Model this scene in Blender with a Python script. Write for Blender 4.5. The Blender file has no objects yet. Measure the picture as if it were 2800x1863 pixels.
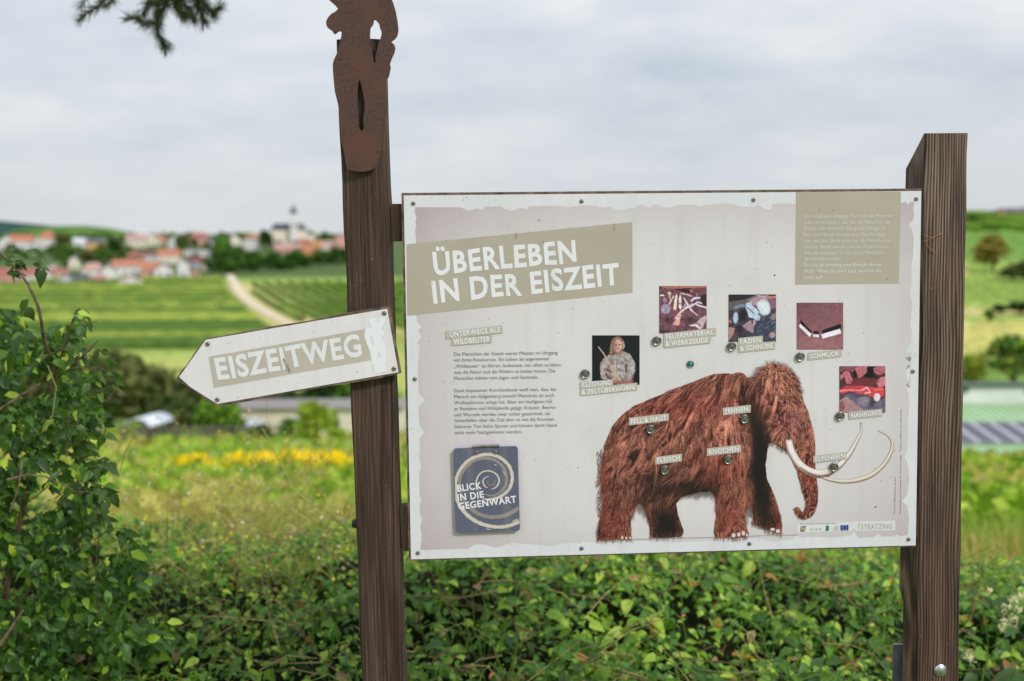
import bpy, bmesh, math, random
import numpy as np
from mathutils import Matrix, Vector
from mathutils.geometry import tessellate_polygon
random.seed(7); rng = np.random.default_rng(7)
S = bpy.context.scene
COL = S.collection

# ------------------------------------------------------------------ camera
FPX = 2800*35/36.0                       # focal length in photo pixels (35 mm lens, 36 mm sensor)
PITCH, ROLL = 5.5, -0.35
CAMLOC = Vector((0, 0, 1.6))
RC = Matrix.Rotation(math.radians(90-PITCH), 3, 'X') @ Matrix.Rotation(math.radians(ROLL), 3, 'Z')
cam = bpy.data.cameras.new('camera'); camo = bpy.data.objects.new('camera', cam); COL.objects.link(camo)
camo.matrix_world = Matrix.Translation(CAMLOC) @ RC.to_4x4()
cam.lens = 35; cam.sensor_width = 36; cam.clip_start = 0.05; cam.clip_end = 20000
cam.dof.use_dof = True; cam.dof.focus_distance = 2.32; cam.dof.aperture_fstop = 2.0
S.camera = camo

# ------------------------------------------------------------------ world, sun, exposure
W = bpy.data.worlds.new('World'); S.world = W; W.use_nodes = True
nt = W.node_tree; N = nt.nodes; L = nt.links; N.clear()
SUN = Vector((0.53, -0.60, 0.60)).normalized()
out = N.new('ShaderNodeOutputWorld'); mixs = N.new('ShaderNodeMixShader')
sky = N.new('ShaderNodeTexSky'); sky.sky_type = 'NISHITA'; sky.sun_disc = False
sky.sun_elevation = math.asin(SUN.z); sky.sun_rotation = math.atan2(SUN.x, SUN.y)
bg1 = N.new('ShaderNodeBackground'); bg1.inputs[1].default_value = 0.10
bg2 = N.new('ShaderNodeBackground'); bg2.inputs[1].default_value = 1.0
L.new(sky.outputs[0], bg1.inputs[0])
tc = N.new('ShaderNodeTexCoord'); sep = N.new('ShaderNodeSeparateXYZ'); L.new(tc.outputs['Generated'], sep.inputs[0])
def wmath(op, a, b=None):
    m = N.new('ShaderNodeMath'); m.operation = op
    for i, v in enumerate((a, b)):
        if v is None: continue
        if isinstance(v, (int, float)): m.inputs[i].default_value = v
        else: L.new(v, m.inputs[i])
    return m.outputs[0]
zz = wmath('ADD', wmath('MAXIMUM', sep.outputs[2], 0.0), 0.16)
comb = N.new('ShaderNodeCombineXYZ')
L.new(wmath('DIVIDE', sep.outputs[0], zz), comb.inputs[0]); L.new(wmath('DIVIDE', sep.outputs[1], zz), comb.inputs[1])
mp = N.new('ShaderNodeMapping'); mp.inputs['Scale'].default_value = (0.62, 0.80, 1); mp.inputs['Rotation'].default_value = (0, 0, 0.18)
mp.inputs['Location'].default_value = (3.1, 1.7, 0)
L.new(comb.outputs[0], mp.inputs[0])
nz = N.new('ShaderNodeTexNoise'); nz.inputs['Scale'].default_value = 1.5; nz.inputs['Detail'].default_value = 7; nz.inputs['Roughness'].default_value = 0.56
nz.inputs['Distortion'].default_value = 0.25
L.new(mp.outputs[0], nz.inputs['Vector'])
cr = N.new('ShaderNodeValToRGB'); e = cr.color_ramp.elements
def lin(v):
    v = v/255.0
    return v/12.92 if v <= 0.04045 else ((v+0.055)/1.055)**2.4
def C(r, g, b, k=1.0): return (lin(r)*k, lin(g)*k, lin(b)*k, 1.0)
e[0].position = 0.36; e[0].color = C(196, 208, 221)
e[1].position = 0.63; e[1].color = C(243, 245, 247)
e.new(0.44).color = C(214, 222, 231); e.new(0.54).color = C(227, 232, 239)
mp2 = N.new('ShaderNodeMapping'); mp2.inputs['Scale'].default_value = (1, 1, 2.6); mp2.inputs['Location'].default_value = (0.37, 0.2, 1.1); L.new(tc.outputs['Generated'], mp2.inputs[0])
nz2 = N.new('ShaderNodeTexNoise'); nz2.inputs['Scale'].default_value = 4.2; nz2.inputs['Detail'].default_value = 7; nz2.inputs['Roughness'].default_value = 0.6; L.new(mp2.outputs[0], nz2.inputs['Vector'])
L.new(wmath('ADD', wmath('MULTIPLY', nz.outputs[0], 0.55), wmath('MULTIPLY', nz2.outputs[0], 0.47)), cr.inputs[0])
# paler, even band of cloud near the horizon
hz = N.new('ShaderNodeMapRange'); hz.inputs[1].default_value = 0.0; hz.inputs[2].default_value = 0.16; hz.inputs[3].default_value = 0.75; hz.inputs[4].default_value = 0.0
L.new(sep.outputs[2], hz.inputs[0])
hm = N.new('ShaderNodeMixRGB'); L.new(hz.outputs[0], hm.inputs[0]); L.new(cr.outputs[0], hm.inputs[1]); hm.inputs[2].default_value = C(228, 232, 236)
L.new(hm.outputs[0], bg2.inputs[0]); L.new(wmath('ADD', wmath('MULTIPLY', wmath('POWER', wmath('MAXIMUM', sep.outputs[2], 0.0), 1.6), 0.9), 0.90), bg2.inputs[1])   # an overcast sky is brighter towards the zenith
mixs.inputs[0].default_value = 0.93
L.new(bg1.outputs[0], mixs.inputs[1]); L.new(bg2.outputs[0], mixs.inputs[2]); L.new(mixs.outputs[0], out.inputs[0])

sun = bpy.data.lights.new('sun', 'SUN'); suno = bpy.data.objects.new('sun', sun); COL.objects.link(suno)
sun.energy = 2.2; sun.angle = math.radians(8); sun.color = (1.0, 0.975, 0.945)
suno.rotation_euler = SUN.to_track_quat('Z', 'Y').to_euler(); suno.location = (3, -3, 6)
S.view_settings.view_transform = 'Standard'; S.view_settings.look = 'None'
S.view_settings.exposure = 0.0; S.view_settings.gamma = 1.0; S.view_settings.use_curve_mapping = False
S.render.engine = 'CYCLES'; S.cycles.use_denoising = True
S.cycles.max_bounces = 6; S.cycles.diffuse_bounces = 3; S.cycles.glossy_bounces = 3; S.cycles.transparent_max_bounces = 12; S.cycles.transmission_bounces = 4
S.cycles.caustics_reflective = False; S.cycles.caustics_refractive = False

# ------------------------------------------------------------------ geometry helpers
def ray(px, py):
    return (RC @ Vector(((px-1400)/FPX, -(py-931.5)/FPX, -1.0)))
def at(px, py, d):
    """the world point seen at a photo pixel, d metres into the scene (world Y)"""
    r = ray(px, py); return CAMLOC + r*(d/r.y)
def tag(o, label=None, cat=None, group=None, kind=None):
    if label: o['label'] = label
    if cat: o['category'] = cat
    if group: o['group'] = group
    if kind: o['kind'] = kind
    return o
def empty(name, mat=None, loc=None):
    o = bpy.data.objects.new(name, None); o.empty_display_size = 0.1; COL.objects.link(o)
    if mat is not None: o.matrix_world = mat
    if loc is not None: o.location = loc
    return o
def link(name, me, parent=None, loc=None):
    o = bpy.data.objects.new(name, me); COL.objects.link(o)
    if parent is not None: o.parent = parent
    if loc is not None: o.location = loc
    return o
def mesh(name, verts, faces, mat, smooth=False):
    me = bpy.data.meshes.new(name); me.from_pydata([tuple(v) for v in verts], [], faces); me.update()
    if mat is not None: me.materials.append(mat)
    if smooth: me.polygons.foreach_set('use_smooth', [True]*len(me.polygons))
    return me
def npmesh(name, V, F, mat, tint=None, smooth=False):
    """V (n,3), F (m,k) arrays; tint (n,4) optional per-point colour"""
    me = bpy.data.meshes.new(name)
    V = np.asarray(V, np.float32); F = np.asarray(F, np.int32); m, k = F.shape
    me.vertices.add(len(V)); me.vertices.foreach_set('co', V.ravel())
    me.loops.add(m*k); me.loops.foreach_set('vertex_index', F.ravel())
    me.polygons.add(m); me.polygons.foreach_set('loop_start', np.arange(0, m*k, k, dtype=np.int32))
    me.polygons.foreach_set('loop_total', np.full(m, k, np.int32))
    if smooth: me.polygons.foreach_set('use_smooth', np.ones(m, bool))
    me.update(calc_edges=True)
    if tint is not None:
        a = me.color_attributes.new('tint', 'FLOAT_COLOR', 'POINT'); a.data.foreach_set('color', np.asarray(tint, np.float32).ravel())
    if mat is not None: me.materials.append(mat)
    return me
class MB:
    """collects simple solids into one mesh"""
    def __init__(s): s.v = []; s.f = []
    def add(s, vs, fs):
        b = len(s.v); s.v += [tuple(v) for v in vs]; s.f += [tuple(b+i for i in f) for f in fs]; return s
    def box(s, x0, x1, y0, y1, z0, z1):
        return s.add([(x0,y0,z0),(x1,y0,z0),(x1,y1,z0),(x0,y1,z0),(x0,y0,z1),(x1,y0,z1),(x1,y1,z1),(x0,y1,z1)],
              [(0,3,2,1),(4,5,6,7),(0,1,5,4),(1,2,6,5),(2,3,7,6),(3,0,4,7)])
    def tube(s, pts, rad, n=6):
        pts = [Vector(p) for p in pts]; rings = []
        for i, p in enumerate(pts):
            d = (pts[min(i+1, len(pts)-1)]-pts[max(i-1, 0)]).normalized()
            a = d.cross(Vector((0.31, 0.17, 0.93))); a = a.normalized() if a.length > 1e-6 else Vector((1,0,0)); b = d.cross(a)
            r = rad[i] if isinstance(rad, (list, tuple)) else rad
            rings.append([p + (a*math.cos(t)+b*math.sin(t))*r for t in [2*math.pi*j/n for j in range(n)]])
        vs = [v for r in rings for v in r]; fs = []
        for i in range(len(rings)-1):
            for j in range(n):
                k = (j+1) % n; fs.append((i*n+j, i*n+k, (i+1)*n+k, (i+1)*n+j))
        fs.append(tuple(range(n))[::-1]); fs.append(tuple((len(rings)-1)*n+j for j in range(n)))
        return s.add(vs, fs)
    def lathe(s, prof, n=20, c=(0,0,0)):
        """prof [(r,z)] turned about local z"""
        vs = []; fs = []
        for r, z in prof:
            for j in range(n):
                t = 2*math.pi*j/n; vs.append((c[0]+r*math.cos(t), c[1]+r*math.sin(t), c[2]+z))
        for i in range(len(prof)-1):
            for j in range(n):
                k = (j+1) % n; fs.append((i*n+j, i*n+k, (i+1)*n+k, (i+1)*n+j))
        fs.append(tuple((len(prof)-1)*n+j for j in range(n))); fs.append(tuple(range(n))[::-1])
        return s.add(vs, fs)
    def build(s, name, mat, parent=None, smooth=False, loc=None):
        return link(name, mesh(name, s.v, s.f, mat, smooth), parent, loc)
def poly_solid(loops, z0, z1):
    """flat outline(s) (first outer, others holes) with thickness; z1 is the front"""
    tri = tessellate_polygon([[Vector((x, y, 0)) for x, y in lp] for lp in loops])
    flat = [p for lp in loops for p in lp]; n = len(flat); out = []
    for t in tri:
        a, b, c = (Vector((*flat[i], 0)) for i in t)
        out.append(t if (b-a).cross(c-a).z > 0 else t[::-1])
    vs = [(x, y, z1) for x, y in flat]; fs = list(out)
    if z0 is not None:
        vs += [(x, y, z0) for x, y in flat]; fs += [tuple(i+n for i in t[::-1]) for t in out]
        o = 0
        for li, lp in enumerate(loops):
            m = len(lp); area = sum(lp[i][0]*lp[(i+1) % m][1]-lp[(i+1) % m][0]*lp[i][1] for i in range(m))
            ccw = (area > 0) == (li == 0)
            for i in range(m):
                a, b = o+i, o+(i+1) % m
                fs.append((a, a+n, b+n, b) if ccw else (b, b+n, a+n, a))
            o += m
    return vs, fs
def vnoise(x, y, seed=0, cell=1.0):
    """smooth value noise on arrays"""
    x = np.asarray(x, float)/cell; y = np.asarray(y, float)/cell
    xi = np.floor(x).astype(np.int64); yi = np.floor(y).astype(np.int64); fx = x-xi; fy = y-yi
    fx = fx*fx*(3-2*fx); fy = fy*fy*(3-2*fy)
    def h(a, b):
        v = (a*374761393 + b*668265263 + seed*982451653) & 0xffffffff
        v = ((v ^ (v >> 13))*1274126177) & 0xffffffff
        return ((v ^ (v >> 16)) & 0xffff)/65535.0
    return (h(xi, yi)*(1-fx)+h(xi+1, yi)*fx)*(1-fy) + (h(xi, yi+1)*(1-fx)+h(xi+1, yi+1)*fx)*fy

# ------------------------------------------------------------------ materials
def newmat(name):
    m = bpy.data.materials.new(name); m.use_nodes = True; n = m.node_tree.nodes; n.clear()
    o = n.new('ShaderNodeOutputMaterial'); b = n.new('ShaderNodeBsdfPrincipled'); m.node_tree.links.new(b.outputs[0], o.inputs[0])
    return m, n, m.node_tree.links, b, o
def noise_mat(name, c0, c1, scale=10, stretch=(1,1,1), rough=0.7, bump=0.0, detail=6, metallic=0.0, lo=0.35, hi=0.65, bdist=0.002, spec=0.5, coord='Object', c2=None, s2=3.0):
    m, n, l, b, o = newmat(name)
    t = n.new('ShaderNodeTexCoord'); mpn = n.new('ShaderNodeMapping'); mpn.inputs['Scale'].default_value = stretch
    l.new(t.outputs[coord], mpn.inputs[0])
    z = n.new('ShaderNodeTexNoise'); z.inputs['Scale'].default_value = scale; z.inputs['Detail'].default_value = detail
    l.new(mpn.outputs[0], z.inputs['Vector'])
    r = n.new('ShaderNodeValToRGB'); r.color_ramp.elements[0].position = lo; r.color_ramp.elements[0].color = c0
    r.color_ramp.elements[1].position = hi; r.color_ramp.elements[1].color = c1
    l.new(z.outputs[0], r.inputs[0]); colr = r.outputs[0]
    if c2 is not None:
        z2 = n.new('ShaderNodeTexNoise'); z2.inputs['Scale'].default_value = s2; z2.inputs['Detail'].default_value = 4
        l.new(t.outputs[coord], z2.inputs['Vector'])
        r2 = n.new('ShaderNodeValToRGB'); r2.color_ramp.elements[0].position = 0.45; r2.color_ramp.elements[1].position = 0.62
        l.new(z2.outputs[0], r2.inputs[0])
        mx = n.new('ShaderNodeMixRGB'); l.new(r2.outputs[0], mx.inputs[0]); l.new(colr, mx.inputs[1]); mx.inputs[2].default_value = c2; colr = mx.outputs[0]
    l.new(colr, b.inputs['Base Color'])
    b.inputs['Roughness'].default_value = rough; b.inputs['Metallic'].default_value = metallic; b.inputs['Specular IOR Level'].default_value = spec
    if bump:
        bp = n.new('ShaderNodeBump'); bp.inputs['Strength'].default_value = bump; bp.inputs['Distance'].default_value = bdist
        l.new(z.outputs[0], bp.inputs['Height']); l.new(bp.outputs[0], b.inputs['Normal'])
    return m
def wood_mat(name, dark, mid, light, fleck, gscale=1.0, bump=0.6, wave=0.5, bleach=0.0):
    """weathered softwood; the grain runs along local Y, ridges stand proud"""
    m, n, l, b, o = newmat(name)
    t = n.new('ShaderNodeTexCoord')
    def mapping(sc):
        q = n.new('ShaderNodeMapping'); q.inputs['Scale'].default_value = sc; l.new(t.outputs['Object'], q.inputs[0]); return q.outputs[0]
    def noise(vec, s, d=5, dist=0.0):
        q = n.new('ShaderNodeTexNoise'); q.inputs['Scale'].default_value = s; q.inputs['Detail'].default_value = d; q.inputs['Distortion'].default_value = dist
        l.new(vec, q.inputs['Vector']); return q.outputs[0]
    warp = noise(mapping((5, 1.3, 5)), 1.2, 2)
    # growth rings: waves across the face, bent by slow noise
    ad = n.new('ShaderNodeVectorMath'); ad.operation = 'ADD'
    cx = n.new('ShaderNodeCombineXYZ'); mm = n.new('ShaderNodeMath'); mm.operation = 'MULTIPLY'; mm.inputs[1].default_value = 0.05
    l.new(warp, mm.inputs[0]); l.new(mm.outputs[0], cx.inputs[0]); l.new(t.outputs['Object'], ad.inputs[0]); l.new(cx.outputs[0], ad.inputs[1])
    wv = n.new('ShaderNodeTexWave'); wv.wave_type = 'BANDS'; wv.bands_direction = 'X'; wv.inputs['Scale'].default_value = 34*gscale
    wv.inputs['Distortion'].default_value = 2.4; wv.inputs['Detail'].default_value = 3; wv.inputs['Detail Scale'].default_value = 1.0
    mpw = n.new('ShaderNodeMapping'); mpw.inputs['Scale'].default_value = (1, 0.06, 1); l.new(ad.outputs[0], mpw.inputs[0]); l.new(mpw.outputs[0], wv.inputs['Vector'])
    fib = noise(mapping((260, 5, 260)), 1.0, 6, 0.3)
    blot = noise(mapping((22, 2.2, 22)), 1.0, 5)
    def mx(op, a, bb, f):
        q = n.new('ShaderNodeMixRGB'); q.blend_type = op
        for i, v in ((0, f), (1, a), (2, bb)):
            if isinstance(v, (int, float)): q.inputs[i].default_value = v
            elif isinstance(v, tuple): q.inputs[i].default_value = v
            else: l.new(v, q.inputs[i])
        return q.outputs[0]
    h = mx('MIX', fib, wv.outputs[0], wave)
    r = n.new('ShaderNodeValToRGB'); r.color_ramp.elements[0].position = 0.28; r.color_ramp.elements[0].color = dark
    r.color_ramp.elements[1].position = 0.72; r.color_ramp.elements[1].color = light; r.color_ramp.elements.new(0.48).color = mid
    l.new(h, r.inputs[0])
    bl = n.new('ShaderNodeValToRGB'); bl.color_ramp.elements[0].position = 0.35; bl.color_ramp.elements[0].color = (0.45, 0.41, 0.39, 1)
    bl.color_ramp.elements[1].position = 0.65; bl.color_ramp.elements[1].color = (1.4, 1.3, 1.22, 1); l.new(blot, bl.inputs[0])
    c = mx('MULTIPLY', r.outputs[0], bl.outputs[0], 1.0)
    if bleach:                                                       # the exposed top has greyed more than the foot
        sp_ = n.new('ShaderNodeSeparateXYZ'); l.new(t.outputs['Object'], sp_.inputs[0]); g_ = n.new('ShaderNodeMapRange'); g_.inputs[1].default_value = .7; g_.inputs[2].default_value = 1.9; l.new(sp_.outputs[1], g_.inputs[0])
        gr = n.new('ShaderNodeValToRGB'); gr.color_ramp.elements[0].color = (.82, .70, .64, 1); gr.color_ramp.elements[1].color = (1.25, 1.25, 1.24, 1); l.new(g_.outputs[0], gr.inputs[0]); c = mx('MULTIPLY', c, gr.outputs[0], 1.0)
    crk = noise(mapping((60, 1.1, 60)), 1.0, 3, 1.2); ck = n.new('ShaderNodeValToRGB'); ck.color_ramp.elements[0].position = .30; ck.color_ramp.elements[0].color = (.22, .2, .2, 1); ck.color_ramp.elements[1].position = .36; ck.color_ramp.elements[1].color = (1, 1, 1, 1); l.new(crk, ck.inputs[0]); c = mx('MULTIPLY', c, ck.outputs[0], 1.0)
    fl = noise(mapping((170, 60, 170)), 1.6, 3)
    flr = n.new('ShaderNodeValToRGB'); flr.color_ramp.elements[0].position = 0.70; flr.color_ramp.elements[1].position = 0.77; l.new(fl, flr.inputs[0])
    c = mx('MIX', c, fleck, flr.outputs[0])
    l.new(c, b.inputs['Base Color']); b.inputs['Roughness'].default_value = 0.75; b.inputs['Specular IOR Level'].default_value = 0.3
    bp = n.new('ShaderNodeBump'); bp.inputs['Strength'].default_value = bump; bp.inputs['Distance'].default_value = 0.003
    l.new(h, bp.inputs['Height']); l.new(bp.outputs[0], b.inputs['Normal'])
    return m
def leaf_mat(name, rough=0.45, transl=0.35, obj_rand=False, base=(0.06, 0.12, 0.02, 1), gloss=0.5):
    m, n, l, b, o = newmat(name)
    if obj_rand:
        oi = n.new('ShaderNodeObjectInfo'); r = n.new('ShaderNodeValToRGB')
        els = r.color_ramp.elements; els[0].color = (base[0]*.55, base[1]*.6, base[2]*.7, 1); els[1].color = (base[0]*1.35, base[1]*1.3, base[2]*1.2, 1); els.new(.6).color = base
        l.new(oi.outputs['Random'], r.inputs[0]); c = r.outputs[0]
    else:
        a = n.new('ShaderNodeAttribute'); a.attribute_name = 'tint'; c = a.outputs['Color']
    t = n.new('ShaderNodeTexCoord'); z = n.new('ShaderNodeTexNoise'); z.inputs['Scale'].default_value = 60; l.new(t.outputs['Object'], z.inputs['Vector'])
    hs = n.new('ShaderNodeHueSaturation'); mr = n.new('ShaderNodeMapRange'); mr.inputs[3].default_value = 0.75; mr.inputs[4].default_value = 1.25
    l.new(z.outputs[0], mr.inputs[0]); l.new(mr.outputs[0], hs.inputs['Value']); l.new(c, hs.inputs['Color'])
    l.new(hs.outputs[0], b.inputs['Base Color']); b.inputs['Roughness'].default_value = rough; b.inputs['Specular IOR Level'].default_value = gloss
    tr = n.new('ShaderNodeBsdfTranslucent'); ty = n.new('ShaderNodeMixRGB'); ty.blend_type = 'MULTIPLY'; ty.inputs[0].default_value = 1; ty.inputs[2].default_value = (1.6, 1.5, 0.6, 1)
    l.new(hs.outputs[0], ty.inputs[1]); l.new(ty.outputs[0], tr.inputs[0])
    ms = n.new('ShaderNodeMixShader'); ms.inputs[0].default_value = transl; l.new(b.outputs[0], ms.inputs[1]); l.new(tr.outputs[0], ms.inputs[2]); l.new(ms.outputs[0], o.inputs[0])
    return m
def flat_mat(name, c, rough=0.5, var=0.06, scale=30, metallic=0.0, spec=0.4):
    k = 1-var; return noise_mat(name, (c[0]*k, c[1]*k, c[2]*k, 1), (min(1, c[0]*(1+var)), min(1, c[1]*(1+var)), min(1, c[2]*(1+var)), 1), scale=scale, rough=rough, metallic=metallic, spec=spec)

M = {}
M['wood'] = wood_mat('weathered_wood', C(40, 30, 26), C(66, 51, 44), C(96, 78, 69), C(140, 112, 92), 1.0, 0.45, 0.10)
M['wood_r'] = wood_mat('ridged_wood', C(38, 30, 27), C(82, 68, 61), C(128, 113, 104), C(170, 136, 104), 1.25, 0.8, 0.30, 1.0)
M['ply'] = noise_mat('plywood_edge', C(62, 46, 38), C(120, 98, 84), 30, (1, 1, 1), 0.8, 0.3)
M['rust'] = noise_mat('rusted_steel', C(56, 41, 38), C(90, 63, 56), 150, (1, 1, .4), 0.7, 0.35, 6, 0.0, 0.25, 0.75, 0.0004, 0.3, c2=C(88, 56, 47), s2=11)
M['screw'] = noise_mat('screw_steel', C(120, 116, 110), C(160, 156, 150), 40, rough=0.35, metallic=0.9)
M['screw_dark'] = flat_mat('screw_recess', C(40, 36, 34), 0.5)
M['galv'] = noise_mat('galvanised', C(150, 158, 165), C(200, 206, 212), 60, rough=0.25, metallic=0.9)
M['bar'] = noise_mat('zinc_bar', C(110, 116, 126), C(140, 146, 154), 30, rough=0.5, metallic=0.5)
M['leaf'] = leaf_mat('leaf', rough=.46, transl=.34, gloss=.38)
M['leaf_obj'] = leaf_mat('shrub_leaf', rough=.44, transl=.3, gloss=.4, obj_rand=True, base=(0.052, 0.110, 0.018, 1))
M['far_leaf'] = leaf_mat('distant_foliage', rough=0.9, transl=0.2, gloss=0.1)
M['straw'] = leaf_mat('stems', rough=0.8, transl=0.1, gloss=0.2)
M['bark'] = noise_mat('bark', C(60, 50, 40), C(105, 90, 75), 12, (1, 1, .3), 0.9, 0.6)
M['twig'] = noise_mat('twig_bark', C(74, 52, 44), C(128, 100, 82), 40, (1, 1, 1), 0.7, 0.3)

# ------------------------------------------------------------------ ground (one sheet to the horizon)
D0 = [-60, 0, 3, 4.6, 6, 8, 12, 20, 30, 40, 70, 110, 180, 300, 420, 500, 600, 700, 780, 1000, 1500, 3000, 7000]
Z0 = [1.5, 0.0, -.05, -.35, -.6, -1.04, -1.88, -3.5, -5.33, -7.0, -11.7, -14.9, -17.3, -16.4, -12.7, -9.4, -4.4, 1.6, 4.7, 9.6, 16.6, 37.6, 70]
D1 = [-60, 0, 3, 4.6, 6, 8, 12, 20, 30, 40, 50, 62, 75, 90, 110, 125, 160, 170, 200, 230, 260, 400, 1000, 3000, 7000]
Z1 = [1.5, 0.0, -.05, -.35, -.6, -1.04, -1.88, -3.5, -5.33, -7.3, -9.6, -9.9, -9.0, -8.0, -6.9, -6.6, -3.7, -2.8, 1.6, 5.7, 8.2, 12.0, 25, 60, 80]
def Hn(x, y):
    x = np.asarray(x, float); y = np.asarray(y, float)
    s = x/np.maximum(y, 1.0); w = np.clip((s-0.15)/0.23, 0, 1); w = w*w*(3-2*w)
    return np.interp(y, D0, Z0)*(1-w)+np.interp(y, D1, Z1)*w
def H(x, y): return float(Hn(x, y))
def ground_at(px, py, lift=0.0):
    """the ground point that shows at a photo pixel"""
    r = ray(px, py); k = 1/r.y; lo = 5.0
    d = 6.0
    while d < 6500:
        p = CAMLOC + r*(d*k)
        if p.z <= H(p.x, p.y)+lift:
            hi = d
            for _ in range(24):
                m = (lo+hi)/2; p = CAMLOC + r*(m*k)
                if p.z <= H(p.x, p.y)+lift: hi = m
                else: lo = m
            return CAMLOC + r*(hi*k)
        lo = d; d *= 1.01
    return CAMLOC + r*(6500*k)

def ground_colour(x, y):
    """ground cover by place: meadow, hay, crops, soil, added gravel behind the camera"""
    s = x/np.maximum(y, 1.0)
    c = lambda r, g, b: np.array(C(r, g, b, 1.08)[:3])
    meadow = c(134, 160, 60); lush = c(104, 138, 48); hay = c(190, 176, 100); dark = c(70, 92, 36); pale = c(160, 168, 76); soil = c(168, 146, 104)
    out = np.zeros(x.shape+(3,)); out[:] = meadow
    def band(d0, d1, col, s0=-9, s1=9, f=0.06):
        w = np.clip((y-d0)/(d0*f), 0, 1)*np.clip((d1-y)/(d1*f), 0, 1)*np.clip((s-s0)/0.01, 0, 1)*np.clip((s1-s)/0.01, 0, 1)
        out[:] = out*(1-w[..., None]) + col*w[..., None]
    band(-100, 1.6, c(150, 140, 126)); band(1.6, 4.6, c(48, 46, 30));  # first band: unseen gravel behind the camera, added against green bounce on the board
    band(60, 110, lush); band(110, 178, pale, -9, .3); band(105, 128, c(205, 180, 120), -.395, -.355)
    band(178, 420, c(142, 150, 66), -9, .3); band(420, 6000, c(78, 98, 48), -9, .3)
    trk = np.interp(y, [196, 215, 240, 270, 310, 370, 410], [-46, -51, -60, -71, -84, -106, -116]); wv_ = (np.clip((x-trk)/3, 0, 1)*np.clip((y-212)/6, 0, 1)*np.clip((405-y)/6, 0, 1)*np.clip((.3-s)/.01, 0, 1))[..., None]; out[:] = out*(1-wv_)+c(182, 172, 104)*wv_
    band(58, 86, lush, .34, 9); band(84, 112, c(178, 172, 84), .34, 9); band(112, 127, c(190, 168, 104), .34, 9)
    band(127, 158, c(118, 142, 46), .34, 9); band(156, 176, c(196, 176, 112), .34, .462); band(172, 236, c(96, 134, 44), .34, 9)
    band(236, 252, c(150, 150, 84), .34, 9); band(252, 6000, c(74, 104, 50), .34, 9)
    n1 = vnoise(x, y, 3, 2.2)*.5+vnoise(x, y, 5, .7)*.5; n2 = vnoise(x, y, 9, 14.)
    near = np.clip((90-y)/60, 0, 1)
    straw = c(176, 160, 84)
    w = np.clip((n1-.46)*5, 0, 1)*near*.5
    out[:] = out*(1-w[..., None])+straw*w[..., None]
    w = np.clip((n2-.5)*4, 0, 1)*.6*near
    out[:] = out*(1-w[..., None])+lush*w[..., None]
    return out
ys = np.concatenate([np.linspace(-60, 2, 12), np.geomspace(2.5, 60, 150), np.geomspace(60.4, 500, 170), np.geomspace(506, 7000, 70)])
ss = np.linspace(-1.15, 1.15, 300)
Y, SS = np.meshgrid(ys, ss, indexing='ij'); X = SS*(np.maximum(Y, 0)+14)
Z = Hn(X, Y); rel = np.where((Y > 5) & (Y < 60), (vnoise(X, Y, 21, 1.6)-.5)*.22, 0); Z = Z+rel
GC = ground_colour(X, Y); tint = np.concatenate([GC, np.ones(GC.shape[:2]+(1,))], -1).reshape(-1, 4)
nr, nc = Y.shape; I = np.arange(nr*nc).reshape(nr, nc)
F = np.stack([I[:-1, :-1], I[:-1, 1:], I[1:, 1:], I[1:, :-1]], -1).reshape(-1, 4)
m, n, l, b, o = newmat('ground_cover')
a = n.new('ShaderNodeAttribute'); a.attribute_name = 'tint'; t = n.new('ShaderNodeTexCoord')
z = n.new('ShaderNodeTexNoise'); z.inputs['Scale'].default_value = 0.9; z.inputs['Detail'].default_value = 8; l.new(t.outputs['Object'], z.inputs['Vector'])
mr = n.new('ShaderNodeMapRange'); mr.inputs[1].default_value = .3; mr.inputs[2].default_value = .7; mr.inputs[3].default_value = .45; mr.inputs[4].default_value = 1.5; l.new(z.outputs[0], mr.inputs[0])
hs = n.new('ShaderNodeHueSaturation'); l.new(mr.outputs[0], hs.inputs['Value']); l.new(a.outputs['Color'], hs.inputs['Color']); hs.inputs['Saturation'].default_value = .92
l.new(hs.outputs[0], b.inputs['Base Color']); b.inputs['Roughness'].default_value = .95; b.inputs['Specular IOR Level'].default_value = .1
ground = link('ground', npmesh('ground', np.stack([X, Y, Z], -1).reshape(-1, 3), F, m, tint, True)); tag(ground, kind='structure')

# ------------------------------------------------------------------ distant hills
def hill(name, dist, prof, base, mat, depth):
    """a rounded ridge: prof = [(x/dist, height)], built as a real mound with front and back slopes"""
    xs = np.linspace(prof[0][0], prof[-1][0], 90); hh = np.interp(xs, [p[0] for p in prof], [p[1] for p in prof])
    hh = hh + (vnoise(xs*dist, xs*0, 4, 140)-.5)*4*np.clip(hh/40, 0, 1); V = []; rows = 9
    for r in range(rows):
        t = r/(rows-1)*math.pi; V += [(x*dist, dist-math.cos(t)*depth, base+max(0.0, h-base)*math.sin(t)) for x, h in zip(xs, hh)]
    n_ = len(xs); F = [(r*n_+i, r*n_+i+1, (r+1)*n_+i+1, (r+1)*n_+i) for r in range(rows-1) for i in range(n_-1)]
    return tag(link(name, mesh(name, V, F, mat, True)), kind='structure')
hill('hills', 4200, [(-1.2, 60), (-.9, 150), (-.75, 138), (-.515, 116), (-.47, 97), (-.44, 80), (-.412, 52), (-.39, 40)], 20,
     noise_mat('hazy_forest_hill', C(38, 66, 62), C(52, 80, 72), 0.01, rough=.95, spec=.05), 700)  # the blue of distant haze is mixed into the forest colour
hill('hills', 1700, [(-.50, 8), (-.455, 22), (-.44, 36), (-.425, 37), (-.40, 27), (-.36, 18)], 10,
     noise_mat('green_hill', C(70, 104, 50), C(96, 126, 60), 0.02, rough=.95, spec=.05), 260)

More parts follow.
